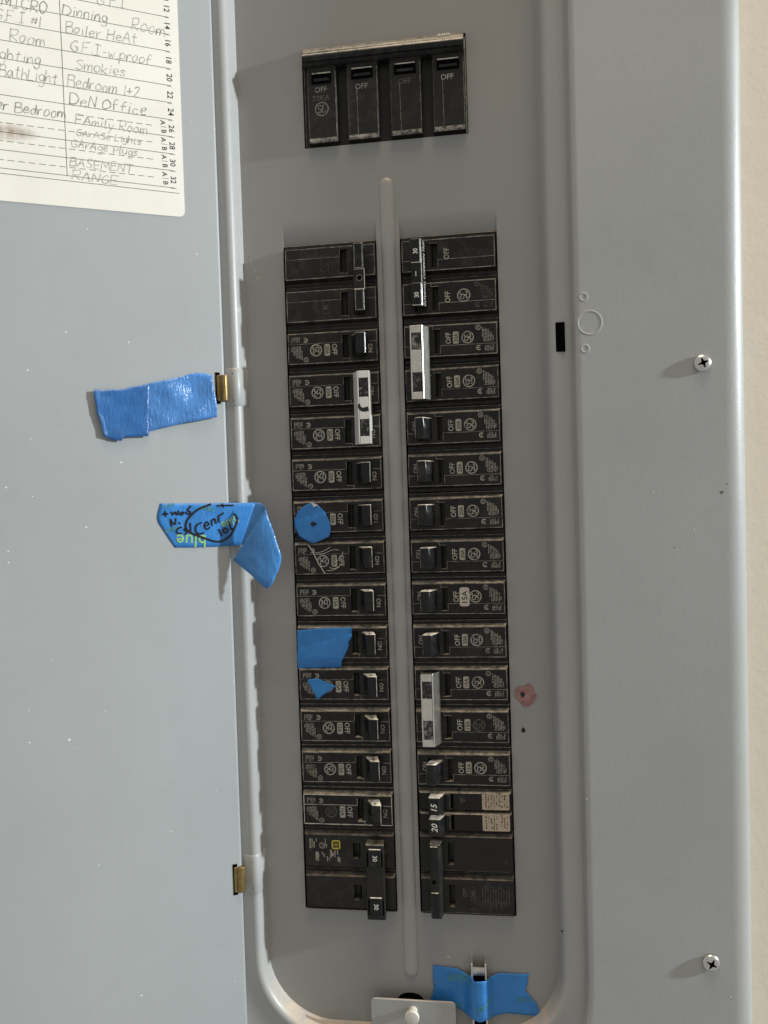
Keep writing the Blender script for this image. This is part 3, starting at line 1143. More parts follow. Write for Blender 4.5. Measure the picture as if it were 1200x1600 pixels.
def fine_print(mat, seed=0, dens=1.0):
    """rows of print too small and worn to read, two approval marks"""
    q = random.Random(seed)
    mb = MB()
    y = YF - .05

    def row(u, z0, z1):
        z = z0
        while z > z1:
            for _ in range(q.randint(2, 7)):             # one word
                l_ = q.uniform(.16, .34)
                h_ = q.choice((.22, .22, .31))
                if z - l_ < z1 - .4:
                    break
                if q.random() < dens:
                    mb.quad((u - .22, y, z - l_), (u - .22 + 2 * h_ * q.uniform(.5, 1), y, z - l_), (u - .22 + 2 * h_, y, z), (u - .22, y, z), mat)
                z -= l_ + .09
            z -= q.uniform(.2, .4)
    for i, u in enumerate((2.4, 3.3, 4.2, 5.1, 6.0, 6.9)):
        row(u, 7.0, 7.0 - (3.2, 1.6, 2.8, 3.2, 3.1, 2.4)[i])
    for i, u in enumerate((2.2, 3.1, 4.0, 4.9, 5.8, 6.7, 7.6, 8.5)):
        row(u, 1.8 - (.8, .0, .5, .1, .0, .0, .3, 2.8)[i], 1.8 - (3.0, 5.0, 5.4, 6.6, 6.9, 7.4, 7.9, 8.4)[i])
    # rounded C mark, small round mark
    mb.strip([(10.7 + 1.25 * math.cos(R(a)), 5.2 + 1.25 * math.sin(R(a))) for a in range(-50 - 90, 231 - 90, 20)], .5, y, mat)
    mb.quad((10.3, y, 4.9), (11.2, y, 4.9), (11.2, y, 5.5), (10.3, y, 5.5), mat)
    mb.ring(10.9, -6.6, 1.35, .3, y, mat, 16)
    mb.strip([(10.3, -6.1), (11.2, -6.2), (11.3, -7.0), (10.4, -7.1)], .3, y, mat)
    return mb


def word(t, cx, cz, h, mat, deg=-90, y=YF - .05, sx=1.0, shear=0):
    return MB().text(t, cx, cz, h, y, mat, deg, shear, sx)


def badge(mat, big=False):
    mb = MB()
    return mb.rrect(20.6, 26.4, -6.6, 4.6, 1.4, YF - .05, mat) if big else mb.rrect(22.3, 25.7, -4.8, 2.2, .8, YF - .05, mat)


LU, RU = -62.3, 62.7                       # outer end of the faces, left and right column
PX = 25.4


def slot_z(i):
    return 203.2 - PX * (i + .5)


def place(name, side, z, jig=True, seed=0):
    q = random.Random(seed * 7 + (3 if side == 'R' else 0))
    o = empty(name, (LU if side == 'L' else RU, q.uniform(-.25, .25) if jig else 0, z + (q.uniform(-.2, .2) if jig else 0)), 0 if side == 'L' else math.pi)
    if jig:
        o.rotation_euler[1] += R(q.uniform(-.35, .35))
    return o


BG = 'single breakers in the two columns'


def single(side, i, label, rating='20A', worn='mid', hi=False, big=False, mono='ink', lean=0.0, handle_top=True, ink=None, wear='edge'):
    o = place('circuit_breaker', side, slot_z(i), True, i)
    tag(o, label, 'circuit breaker', BG)
    ud = 1 if side == 'L' else -1
    link('case', cached('case|', lambda: body_mesh(M['plastic'])), o)
    v = i % 4
    link('worn_edge', cached('worn_edge|%s%d%s%s' % (wear, v, hi, side), lambda: edge_mesh(M[wear], hi, seed=v + (9 if side == 'R' else 0))), o)
    link('barrel', cached('barrel|', lambda: barrel_mesh(M['plastic']), 50), o)
    h = link('handle', cached('handle|', lambda: handle_mesh(M['handle']), 40), o)
    jq = random.Random(i * 13 + (5 if side == 'L' else 0))
    h.location = ((lean + jq.uniform(-.35, .35)) * MM, 0, jq.uniform(-.25, .25) * MM)
    link('tie_hole', cached('tie_hole|' + side, lambda: handle_dot() if side == 'L' else flip_z(handle_dot())), h)
    link('handle_edge', cached('handle_edge|' + side, lambda: handle_edge(M['edge']) if side == 'L' else flip_z(handle_edge(M['edge']))), h)
    im = ink or 'ink'
    link('off_lettering', cached('off_lettering|' + im, lambda: word('OFF', 28.6, -1.2, 3.2, M[im], sx=.88)), o)
    link('on_lettering', cached('on_lettering|' + im, lambda: word('ON', 50.2, -1.6, 2.7, M[im], sx=.92)), o)
    bm = ('badge_hi' if big else 'badge') if im != 'ink_faint' else 'ink_faint'
    b = link('rating_badge', cached('rating_badge|%s%d' % (bm, big), lambda: badge(M[bm], big)), o)
    link('rating_digits', cached('rating_digits|%s%d' % (rating, big), lambda: word(rating, 23.5 if big else 24.0, -1.0 if big else -1.3, 3.3 if big else 2.45, M['badge_ink'], sx=1.05 if big else .92, y=YF - .08)), b)
    link('monogram', cached('monogram|' + mono, lambda: monogram(M[mono])), o)
    link('fine_print', cached('fine_print|%s%d' % (im, v), lambda: fine_print(M[im], v)), o)
    return o


def flip_z(mb):
    """mirror a part to the other end of the handle (for the column that is turned round)"""
    mb.v = [(x, y, .8 - z) for x, y, z in mb.v]
    mb.f = [tuple(reversed(f)) for f in mb.f]
    return mb


single('L', 2, 'black 20A breaker between the blank-faced double breaker and the left silver handle tie')
single('L', 3, 'black 20A breaker under the upper half of the left silver handle tie')
single('L', 4, 'black 20A breaker under the lower half of the left silver handle tie', wear='edge')
single('L', 5, 'black 20A breaker between the left silver handle tie and the round blue tape patch')
single('L', 6, 'black 20A breaker half hidden by the round blue tape patch')
L7 = single('L', 7, 'black breaker with a long diagonal scratch across its face', rating='30A')
single('L', 8, 'black 15A breaker directly above the large torn square of blue tape', rating='15A')
single('L', 9, 'black breaker with its label side covered by the large torn square of blue tape')
single('L', 10, 'black 15A breaker with the small triangular blue tape scrap on its face', rating='15A')
single('L', 11, 'dusty 15A breaker just below the one with the triangular tape scrap', rating='15A')
single('L', 12, 'black 15A breaker just above the faded breaker with the pale dusty edge', rating='15A')
single('L', 13, 'faded black breaker with a pale dusty top edge above the yellow square emblem', rating='15A', hi=True, mono='ink_faint', ink='ink', wear='edge_hi')
sx_ = MB()
sx_.strip([(8.4, 8.6), (10.5, 5.5), (14.5, -3.0), (18.0, -8.8)], .45, YF - .07, M['edge_hi'])
for a in ([(12.5, 3.0), (18, 3.4), (23, 5.4), (27, 5.2)], [(11, 3.6), (17, 4.6), (22, 7.2)], [(19, -7.0), (23, -6.8), (27, -5.0)], [(21, -5.2), (24, -6.0), (28, -3.8)], [(23.0, -3), (28, .5), (29.5, 4)]):
    sx_.strip(smooth_line(a, 4), .24, YF - .07, M['edge_hi'])
sx_.build('scratch', L7)

single('R', 2, 'black 20A breaker under the upper half of the top right silver handle tie')
single('R', 3, 'black 20A breaker under the lower half of the top right silver handle tie')
single('R', 4, 'black 20A breaker right below the top right silver handle tie')
single('R', 5, 'second black 20A breaker below the top right silver handle tie')
single('R', 6, 'third black 20A breaker below the top right silver handle tie')
single('R', 7, 'black 20A breaker directly above the one with the oversized pale 15A badge')
single('R', 8, 'black breaker with an oversized pale 15A badge', rating='15A', big=True, wear='edge')
single('R', 9, 'black 20A breaker between the oversized 15A badge and the lower right silver handle tie')
single('R', 10, 'black 15A breaker beside the red stain, under the upper half of a silver tie', rating='15A')
single('R', 11, 'faintly lettered 15A breaker under the lower half of the lower right silver tie', rating='15A', mono='ink_faint')
single('R', 12, 'black 15A breaker just above the narrow breaker pair with beige stickers', rating='15A')


# two-pole breakers -------------------------------------------------------------------------------
def two_pole(side, i, label, mat, name='double_breaker', hh=9.1, slot=SL, edge='edge_low', step=True):
    o = place(name, side, slot_z(i) - PX / 2, False, i)
    tag(o, label, 'double breaker')
    for s_ in (1, -1):
        z = s_ * PX / 2
        cut = i == 14 and s_ == (-1 if side == 'L' else 1)   # the lowest pole stops short of the opening's edge
        lo, hi_ = (-12.55, 12.55) if not cut else ((-10.9, 12.55) if side == 'L' else (-12.55, 11.5))
        link('case', cached('case2|%s%s%s%s%s' % (mat, hh, slot, lo, hi_), lambda: body_mesh(M[mat], hh, slot, zlo=lo, zhi=hi_)), o, (0, 0, z))
        if edge:
            link('worn_edge', cached('worn_edge2|%s%d%s%s' % (edge, s_, step, side), lambda: edge_mesh(M[edge], False, hh, slot, step=step, seed=20 + s_)), o, (0, 0, z))
        link('barrel', cached('barrel2|%s%s' % (mat, slot), lambda: barrel_mesh(M[mat], slot[0] + 2.8, slot[1] - .3, slot[2] + .2, slot[3] - .2), 50), o, (0, 0, z))
    return o


def outline(mb, x0, x1, z0, z1, y, w_, m):
    for a in ([(x0, z0), (x1, z0)], [(x1, z0), (x1, z1)], [(x1, z1), (x0, z1)], [(x0, z1), (x0, z0)]):
        mb.strip(a, w_, y, m)


o = two_pole('L', 0, 'worn black double breaker topping the left column, with a pierced joined handle', 'plastic_old', edge='edge')
h = MB()
h.prism_v([(40.5, -2.6), (42.6, -11.4), (43.2, -12), (48.2, -12), (48.8, -11.4), (47.5, -2.6)], -19.0, -6.5, M['handle'])
h.prism_v([(40.5, -2.6), (42.6, -11.4), (43.2, -12), (48.2, -12), (48.8, -11.4), (47.5, -2.6)], 5.5, 20.4, M['handle'])
h.prism_v([(41.5, -6), (42.4, -10.9), (49.2, -10.9), (48.7, -6)], -6.6, 5.6, M['plastic_old'])
ho = bevel(h.build('handle', o), .35)
g = MB()
for z0, z1 in ((-18.6, -6.9), (5.9, 20.0)):
    outline(g, 43.5, 48.0, z0, z1, -12.05, .3, M['edge'])
g.strip([(42.7, 5.5), (49.0, 5.5)], .8, -11.2, M['edge_hi'])
g.strip([(42.7, -6.4), (49.0, -6.4)], .6, -11.2, M['edge_hi'])
g.strip([(49.0, -6.2), (49.0, 5.2)], .35, -11.0, M['edge_hi'])
g.build('handle_edge', ho)
g = MB().disc(46.0, .2, 1.4, -10.96, M['void'], 16)
g.build('pin_hole', ho)
MB().ring(46.0, .2, 1.7, .35, -10.98, M['edge']).build('hole_rim', ho)
MB().text('30', 24.0, -PX / 2 - 1.2, 2.2, YF - .05, M['ink_faint'], -90).build('rating_digits', o)
g = MB()
outline(g, 22.3, 26.0, -PX / 2 - 5.0, -PX / 2 + 3.2, YF - .05, .25, M['ink_faint'])
outline(g, 21.8, 26.2, PX / 2 - 5.0, PX / 2 + 3.6, YF - .05, .22, M['ink_faint'])
g.build('rating_badge', o)

o = two_pole('R', 0, 'black double breaker topping the right column, its worn joined handle reading 30 twice', 'plastic', edge='edge')
h = MB()
for z0, z1 in ((-20.2, -6.0), (5.2, 18.6)):
    h.prism_v([(39.5, -2.6), (42.2, -11.2), (43.0, -12), (48.0, -12), (48.8, -11.4), (47.4, -2.6)], z0, z1, M['handle'])
h.prism_v([(40.4, -4), (42.0, -10.4), (42.6, -11.2), (48.0, -11.2), (48.6, -10.8), (47.2, -4)], -6.1, 5.3, M['handle'])
ho = bevel(h.build('handle', o), .3)
g = MB()
for z, t in ((12.2, '30'), (-13.0, '30')):
    g.text(t, 45.7, z, 2.7, -12.06, M['ink_white'], -90, 0, .9)
g.strip([(45.7, 1.2), (45.7, -1.6)], .4, -11.26, M['ink_white'])
g.build('rating_digits', ho)
g = MB()
for z0, z1 in ((-20.0, -6.2), (5.4, 18.4)):
    g.quad((42.4, -11.45, z1), (42.4, -11.45, z0), (43.1, -12.05, z0), (43.1, -12.05, z1), M['edge'])
    g.strip([(43.2, z1 - .3), (48.2, z1 - .3)], .35, -12.05, M['edge_hi'])
g.quad((42.2, -10.75, 5.2), (42.2, -10.75, -6), (42.6, -11.27, -6), (42.6, -11.27, 5.2), M['edge'])
g.f = [tuple(reversed(f)) if k in (0, 2 * 1 + 1, 6) else f for k, f in enumerate(g.f)]
g.build('handle_edge', ho)
# words on the sloping flank that faces the middle of the face
tx = MB()
for t, zc, ln_ in (('INTERNAL COMMON TRIP', -.8, 37.5),):
    vv, ff = text_geo(t, 2.6)
    x0, x1 = min(v[0] for v in vv), max(v[0] for v in vv)
    k_ = ln_ / (x1 - x0)
    P0, P1 = Vector((39.55, -3.0)), Vector((42.15, -11.1))
    ax = (P1 - P0).normalized()
    out = Vector((ax[1], -ax[0])) * .12
    mid = P0 + (P1 - P0) * .62
    vs2 = []
    for x, z in vv:
        q = mid + ax * z + out
        vs2.append((q[0], q[1], zc - x * k_))
    tx.add(vs2, ff, M['ink'])
tx.build('trip_lettering', ho)
for s_ in (1, -1):
    MB().text('OFF', 28.2, s_ * PX / 2 - .2, 3.2, YF - .05, M['ink'], -90, 0, .88).build('off_lettering', o)
mo = monogram(M['ink'], 18.6, PX / 2 - .6, 3.6)
mo.v = [(x, y, z - 0.0) for x, y, z in mo.v]
CACHE['mono_r'] = mo.mesh('monogram')
link('monogram', CACHE['mono_r'], o, (0, 0, 0))
fp = fine_print(M['ink_faint'], 5)
fp.v = [(x, y, z + PX / 2) for x, y, z in fp.v]
fp.build('fine_print', o)

# tandem breaker (two half-height units in one case) with beige stickers
o = place('tandem_breaker', 'R', slot_z(13), False, 13)
tag(o, 'narrow black breaker pair marked 15 and 20 with two beige stickers', 'tandem breaker')
mb = MB()
mb.box(-1.1, PL + .5, .5, 30, -12.5, 12.5, M['plastic'], .25)
for zc in (6.3, -6.3):
    mb.box(-.4, PL, -3.5, .6, zc - 5.6, zc + 5.6, M['plastic'], .8)
mb.build('case', o)
for zc, t, s_ in ((-6.3, '15', 0), (6.3, '20', 1)):
    h = MB()
    h.prism_v([(37.8, -2.6), (41.2, -11.2), (42.0, -12), (47.4, -12), (48.2, -11.2), (47.0, -2.6)], zc - 5.2, zc + 5.2, M['handle'])
    ho = bevel(h.build('handle', o), .6)
    MB().text(t, 44.9, zc + (.5 if s_ == 0 else 0), 3.6, -12.08, M['ink_white'], -90, .25).build('rating_digits', ho)
    g = MB()
    outline(g, 35.0, 36.0, zc - 4.2, zc + 4.2, -3.55, .25, M['edge'])
    g.strip([(36.0, zc - 4.3), (40.0, zc - 4.3)], .25, -3.55, M['edge_hi'])
    g.strip([(.5, zc + 5.0), (PL - .4, zc + 5.0)], .3, -3.04, M['edge'])
    g.strip([(.5, zc - 5.0), (PL - .4, zc - 5.0)], .3, -3.04, M['edge'])
    g.build('worn_edge', o)
    k = MB()
    k.box(33.6, 35.2, -3.56, -3.0, zc - 4.4, zc + 4.4, M['void'])
    k.build('slot', o)
    stk = MB()
    stk.rrect(.8, 16.8, zc - 4.9, zc + 4.7, .9, -3.58, M['sticker'])
    so = stk.build('sticker', o)
    q = random.Random(40 + s_)
    pk = MB()
    for r_ in range(9):
        u = 2.0 + r_ * 1.55 + (.2 if s_ else 0)
        if s_ and 5.4 < u < 7.6:
            continue
        z = zc + q.uniform(2.5, 4.0)
        while z > zc - 4.2:
            l_ = q.uniform(.3, 1.3)
            if q.random() < .72:
                pk.strip([(u + q.uniform(-.3, .3), z), (u + q.uniform(-.3, .3), z - l_)], q.uniform(.35, .85), -3.62, M['sticker_ink'])
            z -= l_ + q.uniform(.2, .5)
    pk.build('sticker_print', so)
g = MB()
for k in range(3):
    g.strip([(29.5 - 1.2 * k, -9.5 + k), (29.3 - 1.2 * k, -4.5 - k)], .22, -3.56, M['edge'])
g.build('fine_print', o)

# lower left: newer double breaker with the yellow emblem
SL2 = (29.6, 34.2, -4.6, 5.0)
o = two_pole('L', 14, 'charcoal double breaker with a yellow square emblem and a tie reading 30 twice', 'plastic_new', hh=9.6, slot=SL2, edge=None)
em = MB()
zu = PX / 2
em.box(16.5, 22.0, YF - .06, YF + .2, zu + 1.0, zu + 6.6, M['badge_ink'])
outline(em, 17.0, 21.4, zu + 1.4, zu + 6.0, YF - .12, .85, M['yellow'])
outline(em, 18.6, 19.9, zu + 3.0, zu + 4.4, YF - .12, .42, M['yellow'])
em.build('emblem', o)
q = random.Random(77)
pr = MB()
for u, z0, z1, w_ in ((3.2, 7, 1, .8), (4.4, 7, 1.8, .5), (5.6, 5.2, 1.6, .6), (7.0, 7.2, 5.4, .6), (6.8, -1, -6.2, .8), (7.9, -1, -6.6, .8), (10.4, -1.0, -2.6, .5), (11.6, -2, -4.2, .5),
                      (13.6, -3.6, -6.6, .5), (14.8, -4.4, -6.0, .4), (12.6, 7.2, 3.6, .4), (13.2, 3.8, 1.6, .6), (15.8, .4, -4.4, .8), (17.0, -1.0, -3.4, .8), (18.4, .4, -4.0, .5), (20.0, .2, -2.4, .6), (20.4, -3.8, -6.6, .8), (21.2, -4.2, -7.2, .5)):
    z = z0
    while z > z1:
        l_ = q.uniform(.4, .9)
        pr.strip([(u, z), (u, max(z1, z - l_))], w_ * q.uniform(1.0, 1.4), YF - .06, M['ink'])
        z -= l_ + .18
pr.ring(10.6, zu * 0 + 3.0, 1.7, .35, YF - .06, M['ink'], 18)
pr.strip([(10.0, 3.8), (11.2, 3.5), (11.3, 2.6), (10.1, 2.4)], .32, YF - .06, M['ink'])
pr.v = [(x, y, z + zu) for x, y, z in pr.v]
pr.build('fine_print', o)
h = MB()
h.prism_v([(38.4, -2.6), (38.2, -10.2), (38.8, -11.0), (49.0, -11.0), (49.6, -10.2), (48.8, -2.6)], -25.0, 20.0, M['plastic_new'])
ho = bevel(h.build('handle_bar', o, None), .7, 3)
for zc in (12.4, -16.6):
    k = MB()
    k.box(40.4, 47.6, -11.6, -10.6, zc - 5.2, zc + 5.4, M['handle'], .35)
    ko = k.build('handle', ho)
    MB().text('30', 44.2, zc - .1, 2.8, -11.68, M['ink_white'], -90, 0, .95).build('rating_digits', ko)
    k = MB()
    for u in (39.6, 48.3):
        k.box(u - .5, u + .4, -11.05, -10.5, zc - 5.4, zc + 3.6, M['void'])
    k.build('handle_gap', ho)

# lower right: dark double breaker
o = two_pole('R', 14, 'dark double breaker at the foot of the right column with faint 50A lettering', 'plastic_new', hh=10.2, slot=(34.4, 37.8, -7.0, 6.6), edge=None)
h = MB()
h.prism_v([(40.4, -2.6), (42.0, -10.6), (42.6, -11.6), (47.6, -11.6), (48.4, -10.6), (48.0, -2.6)], -21.5, 22.6, M['plastic_new'])
ho = bevel(h.build('handle', o), .5, 2)
g = MB()
for z0, z1 in ((-20.6, -5.6), (6.8, 22.0)):
    g.box(43.4, 47.8, -12.0, -11.0, z0, z1, M['handle'], .3)
g.build('handle_cap', ho)
MB().disc(46.0, .6, 1.3, -11.66, M['void'], 14).build('pin_hole', ho)
for s_ in (1, -1):
    g = MB()
    g.strip([(1.5, s_ * PX / 2 + 9.9), (52.0, s_ * PX / 2 + 9.9)], .3, YF - .04, M['edge_low'])
    g.build('worn_edge', o)
MB().text('50A', 23.8, PX / 2 - .6, 3.0, YF - .05, M['ink_faint'], -90).build('rating_digits', o)
MB().text('OFF', 28.6, PX / 2 - 2.4, 2.2, YF - .05, M['ink_faint'], -90).build('off_lettering', o)
q = random.Random(5)
pr = MB()
for r_ in range(11):
    u = 2.5 + r_ * 1.55
    z = PX / 2 + q.uniform(3, 7.0)
    e = PX / 2 - q.uniform(4, 7.5)
    while z > e:
        l_ = q.uniform(.3, .9)
        pr.strip([(u, z), (u, z - l_)], .55, YF - .05, M['ink_faint'])
        z -= l_ + .3
pr.strip([(22, 20.2), (26, 20.2)], .5, YF - .05, M['ink_faint'])
pr.strip([(24, 18.8), (24, 21.6)], .5, YF - .05, M['ink_faint'])
for z in (-4.5, -6.5):
    pr.strip([(3.5, z - PX / 2 + 10), (3.8, z - PX / 2 + 8.6)], .6, YF - .05, M['ink_faint'])
pr.build('fine_print', o)


# handle ties ------------------------------------------------------------------------------------------
def handle_tie(side, i, label, mat='silver', mark=False):
    o = place('handle_tie', side, slot_z(i) - PX / 2, False, i)
    tag(o, label, 'handle tie', 'silver handle ties over paired breakers')
    m_ = M[mat]
    x0, x1, yf_ = 43.0, 50.2, -12.9
    mb = MB()
    zt, zb = 21.8, -21.0
    w1 = (6.4, 17.6)
    w2 = (-16.6, -6.6)
    for z0, z1 in ((zb, w2[0]), (w2[1], w1[0]), (w1[1], zt)):
        mb.box(x0 + .8, x1 - .8, yf_, yf_ + .7, z0, z1, m_)
    mb.prism_v([(39.4, -5.6), (x0, yf_), (x0 + .8, yf_), (40.2, -5.6)], zb, zt, m_)
    mb.box(x1 - .8, x1, yf_, -5.6, zb, zt, m_)
    for z0, z1 in ((zt - .7, zt), (zb, zb + .7)):
        mb.prism_v([(41.9, -8.6), (43.6, yf_ + .72), (x1 - .82, yf_ + .72), (x1 - .82, -8.6)], z0, z1, m_)
    bevel(mb.build('tie_bar', o), .28, 2)
    if mark:
        k = MB()
        k.strip(smooth_line([(44.0, 2.6), (43.9, .6), (45.8, -1.0), (49.2, -.6)], 5), 2.4, yf_ - .06, M['marker'], wf=lambda t: .3 + t ** .7 * .9)
        k.build('ink_mark', o)
    for z0, z1 in (w1, w2):
        k = MB()
        k.box(x0 + 1.0, x1 - 1.0, yf_ + .35, yf_ + .75, z0 - .2, z1 + .2, M['tip'], .25)
        k.build('handle_window', o)
    return o


handle_tie('L', 3, 'silver handle tie with a black ink mark in the left column', 'silver_bright', True)
handle_tie('R', 2, 'silver handle tie in the upper right column, just below the handle reading 30 twice', 'silver')
handle_tie('R', 10, 'silver handle tie in the lower right column, level with the red stain', 'silver')

# ------------------------------------------------------------------ main breaker
o = empty('main_breaker', (.4, 0, 290.0))
tag(o, 'large four pole black main breaker with a dusty bar across its top', 'main breaker')
mb = MB()
mb.box(-48.6, 48.6, 1.2, 32, -29.0, 29.0, M['plastic_old'], .3)
mb.build('case', o)
U0 = -49.2
poles = ((3.4, 21.4), (27.4, 46.4), (53.0, 72.0), (78.2, 97.4))
for k_, (a, b) in enumerate(poles):
    a, b = a + U0, b + U0
    mb = MB()
    c_ = 1.5
    y0, y1 = -3.4, 1.3
    mb.box(a, b, y0, y1, -27.6, 18.0, M['plastic_old'], .7)
    po = mb.build('pole_face', o)
    g = MB()
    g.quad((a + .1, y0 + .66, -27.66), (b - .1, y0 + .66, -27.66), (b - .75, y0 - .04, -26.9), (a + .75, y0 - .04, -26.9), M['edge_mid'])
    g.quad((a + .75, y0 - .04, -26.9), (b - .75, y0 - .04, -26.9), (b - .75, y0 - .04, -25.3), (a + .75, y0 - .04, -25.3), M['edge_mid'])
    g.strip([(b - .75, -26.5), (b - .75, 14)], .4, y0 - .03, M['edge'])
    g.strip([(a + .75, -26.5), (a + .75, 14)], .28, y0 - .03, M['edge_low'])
    if k_:
        g.strip([(a + 6.0, 2.0), (a + 6.3, -25.6)], .3, y0 - .03, M['edge'])
    g.build('worn_edge', po)
    sx0, sx1 = a + 3.0, b - 3.2
    z1_ = 14.0 if k_ else 13.4
    s_ = MB()
    s_.box(sx0, sx1, y0 - .5, y0 + .2, z1_ - 6.6, z1_, M['void'])
    s_.box(sx0 + 1.2, sx1 - 1.2, y0 - .8, y0 - .5, z1_ - 5.4, z1_ - 3.8, M['handle'])
    so = s_.build('slot', po)
    g = MB()
    g.strip([(sx0 + .3, z1_ - .6), (sx1 - .3, z1_ - .6)], .7, y0 - .54, M['edge_hi'])  # glint along the slot's top rim, painted as a pale strip
    g.build('slot_glint', so)
    MB().text('OFF', (a + b) / 2 - (.6 if k_ != 3 else .8), (3.4, 3.0, 3.4, 3.3)[k_], 3.3, y0 - .05, M[('ink_mid', 'ink_mid', 'ink_faint', 'ink')[k_]], 0, 0, .95).build('off_lettering', po)
    if k_ == 0:
        MB().text('22KA', (a + b) / 2 - .6, -1.6, 3.3, y0 - .05, M['ink_faint'], 0).build('rating_lettering', po)
        mo = monogram(M['ink_mid'], 0, 0, 3.9, 0)
        mo.v = [((a + b) / 2 - .4 - z, y0 - .05, -8.2 + x) for x, y, z in mo.v]
        mo.build('monogram', po)
hb = MB()
hb.prism_u([(-.5, 16.8), (-4.0, 17.0), (-5.8, 18.0), (-6.6, 19.6), (-6.8, 21.4), (-6.6, 22.8), (-6.1, 24.2), (-5.4, 25.5), (-4.5, 26.8), (-3.4, 28.0), (-2.0, 28.8), (1.0, 29.1)][::-1], -47.6, 47.8, M['handle_dusty'])
gi = hb.mat(M['handle'])
for k_, f_ in enumerate(hb.f):                            # only the upper slope carries dust
    if sum(hb.v[q_][2] for q_ in f_) / len(f_) < 25.2:
        hb.mi[k_] = gi
ho = hb.build('handle_bar', o)
rod = MB()
rod.tube([(-47.2, -6.6, 20.4), (0, -6.7, 20.5), (47.4, -6.6, 20.4)], 2.3, M['handle'], 14)
rod.build('handle_rod', ho, 40)
t = MB()
vv, ff = text_geo('200', 3.4)
a0, a1 = Vector((-5.5, 25.6)), Vector((-3.3, 28.2))
ax = (a1 - a0).normalized()
t.add([(36.5 + x * 1.1, (a0 + (a1 - a0) * .5 + ax * z)[0] - .22, (a0 + (a1 - a0) * .5 + ax * z)[1] + .22) for x, z in vv], ff, M['ink_white'])
t.build('rating_digits', ho)
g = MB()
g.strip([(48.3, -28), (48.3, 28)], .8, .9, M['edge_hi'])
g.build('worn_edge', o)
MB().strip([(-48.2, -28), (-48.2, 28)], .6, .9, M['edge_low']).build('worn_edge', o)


# ------------------------------------------------------------------ blue tape
def resample(pts, n):
    L = [0]
    for a, b in zip(pts, pts[1:]):
        L.append(L[-1] + math.dist(a, b))
    out = []
    for i in range(n + 1):
        t = L[-1] * i / n
        k = max(j for j in range(len(pts)) if L[j] <= t + 1e-9)
        k = min(k, len(pts) - 2)
        s_ = (t - L[k]) / max(1e-9, L[k + 1] - L[k])
        out.append(tuple(a + (b - a) * s_ for a, b in zip(pts[k], pts[k + 1])))
    return out


def coons(bottom, top, left, right, nu, nv, yfun, mat, jag=0.0, seed=0):
    """sheet bounded by four lines in the plane (bottom and top run left to right, left and right run upwards); yfun(x, z, u, v) lifts it"""
    q = random.Random(seed)
    B, T, L_, R_ = resample(bottom, nu), resample(top, nu), resample(left, nv), resample(right, nv)
    if jag:
        L_ = [L_[0]] + [(x + q.uniform(-jag, jag), z) for x, z in L_[1:-1]] + [L_[-1]]
        R_ = [R_[0]] + [(x + q.uniform(-jag, jag), z) for x, z in R_[1:-1]] + [R_[-1]]
    v = []
    for j in range(nv + 1):
        w_ = j / nv
        for i in range(nu + 1):
            u = i / nu
            p = []
            for k in (0, 1):
                c_ = (1 - w_) * B[i][k] + w_ * T[i][k] + (1 - u) * L_[j][k] + u * R_[j][k]
                c_ -= (1 - u) * (1 - w_) * B[0][k] + u * (1 - w_) * B[nu][k] + (1 - u) * w_ * T[0][k] + u * w_ * T[nu][k]
                p.append(c_)
            v.append((p[0], yfun(p[0], p[1], u, w_), p[1]))
    f = [(j * (nu + 1) + i, j * (nu + 1) + i + 1, (j + 1) * (nu + 1) + i + 1, (j + 1) * (nu + 1) + i) for j in range(nv) for i in range(nu)]
    return MB().add(v, f, mat)


def crinkle(amp, seed, base, fx=.35, fz=.5):
    q = random.Random(seed)
    W = [(q.uniform(.5, 1.6) * fx, q.uniform(.5, 1.6) * fz, q.uniform(0, 6.3)) for _ in range(5)]
    return lambda x, z, u, v: base - amp * (.5 + .5 * sum(math.sin(a * x + b * z * (1 if k % 2 else -1) + c_) for k, (a, b, c_) in enumerate(W)) / 5)


def Z(x, y, s_=3.529, ox=120, oy=560):
    return on_door(ox + x / s_, oy + y / s_)


# strip on the door beside the upper hinge: two overlapping lengths
t1 = on_door_thing(empty('tape_strip'))
tag(t1, 'crinkled shiny blue tape strip on the door beside the upper brass hinge clip', 'tape', 'blue tape pieces')
cr = crinkle(2.6, 3, -.25, .22, .16)


def y_long(x, z, u, v):
    k_ = min(1, max(.08, (u - .12) * 3))
    return -.3 + (cr(x, z, u, v) + .25) * k_ - 1.6 * max(0, u - .55) ** 2 * 2.4


lng = coons([Z(*p) for p in ((390, 405), (560, 365), (772, 325))], [Z(*p) for p in ((232, 172), (400, 138), (560, 104), (640, 84), (700, 84), (742, 96))][0:], [Z(390, 405), Z(310, 290), Z(232, 172)],
            [Z(772, 325), Z(765, 230), Z(742, 96)], 40, 14, y_long, M['tape'], .25, 2)
solid(lng.build('tape_length', t1, 60), .12)
cr2 = crinkle(.7, 8, -.7)
sht = coons([Z(*p) for p in ((150, 428), (190, 452), (250, 456), (255, 436), (395, 430))], [Z(*p) for p in ((95, 175), (240, 172), (400, 140))], [Z(150, 428), Z(112, 300), Z(98, 230), Z(95, 175)],
            [Z(395, 430), Z(397, 290), Z(400, 140)], 26, 14, lambda x, z, u, v: cr2(x, z, u, v) - .75 - 1.0 * max(0, .12 - u) * 6, M['tape_dark'], .3, 5)
solid(sht.build('tape_length', t1, 60), .12)

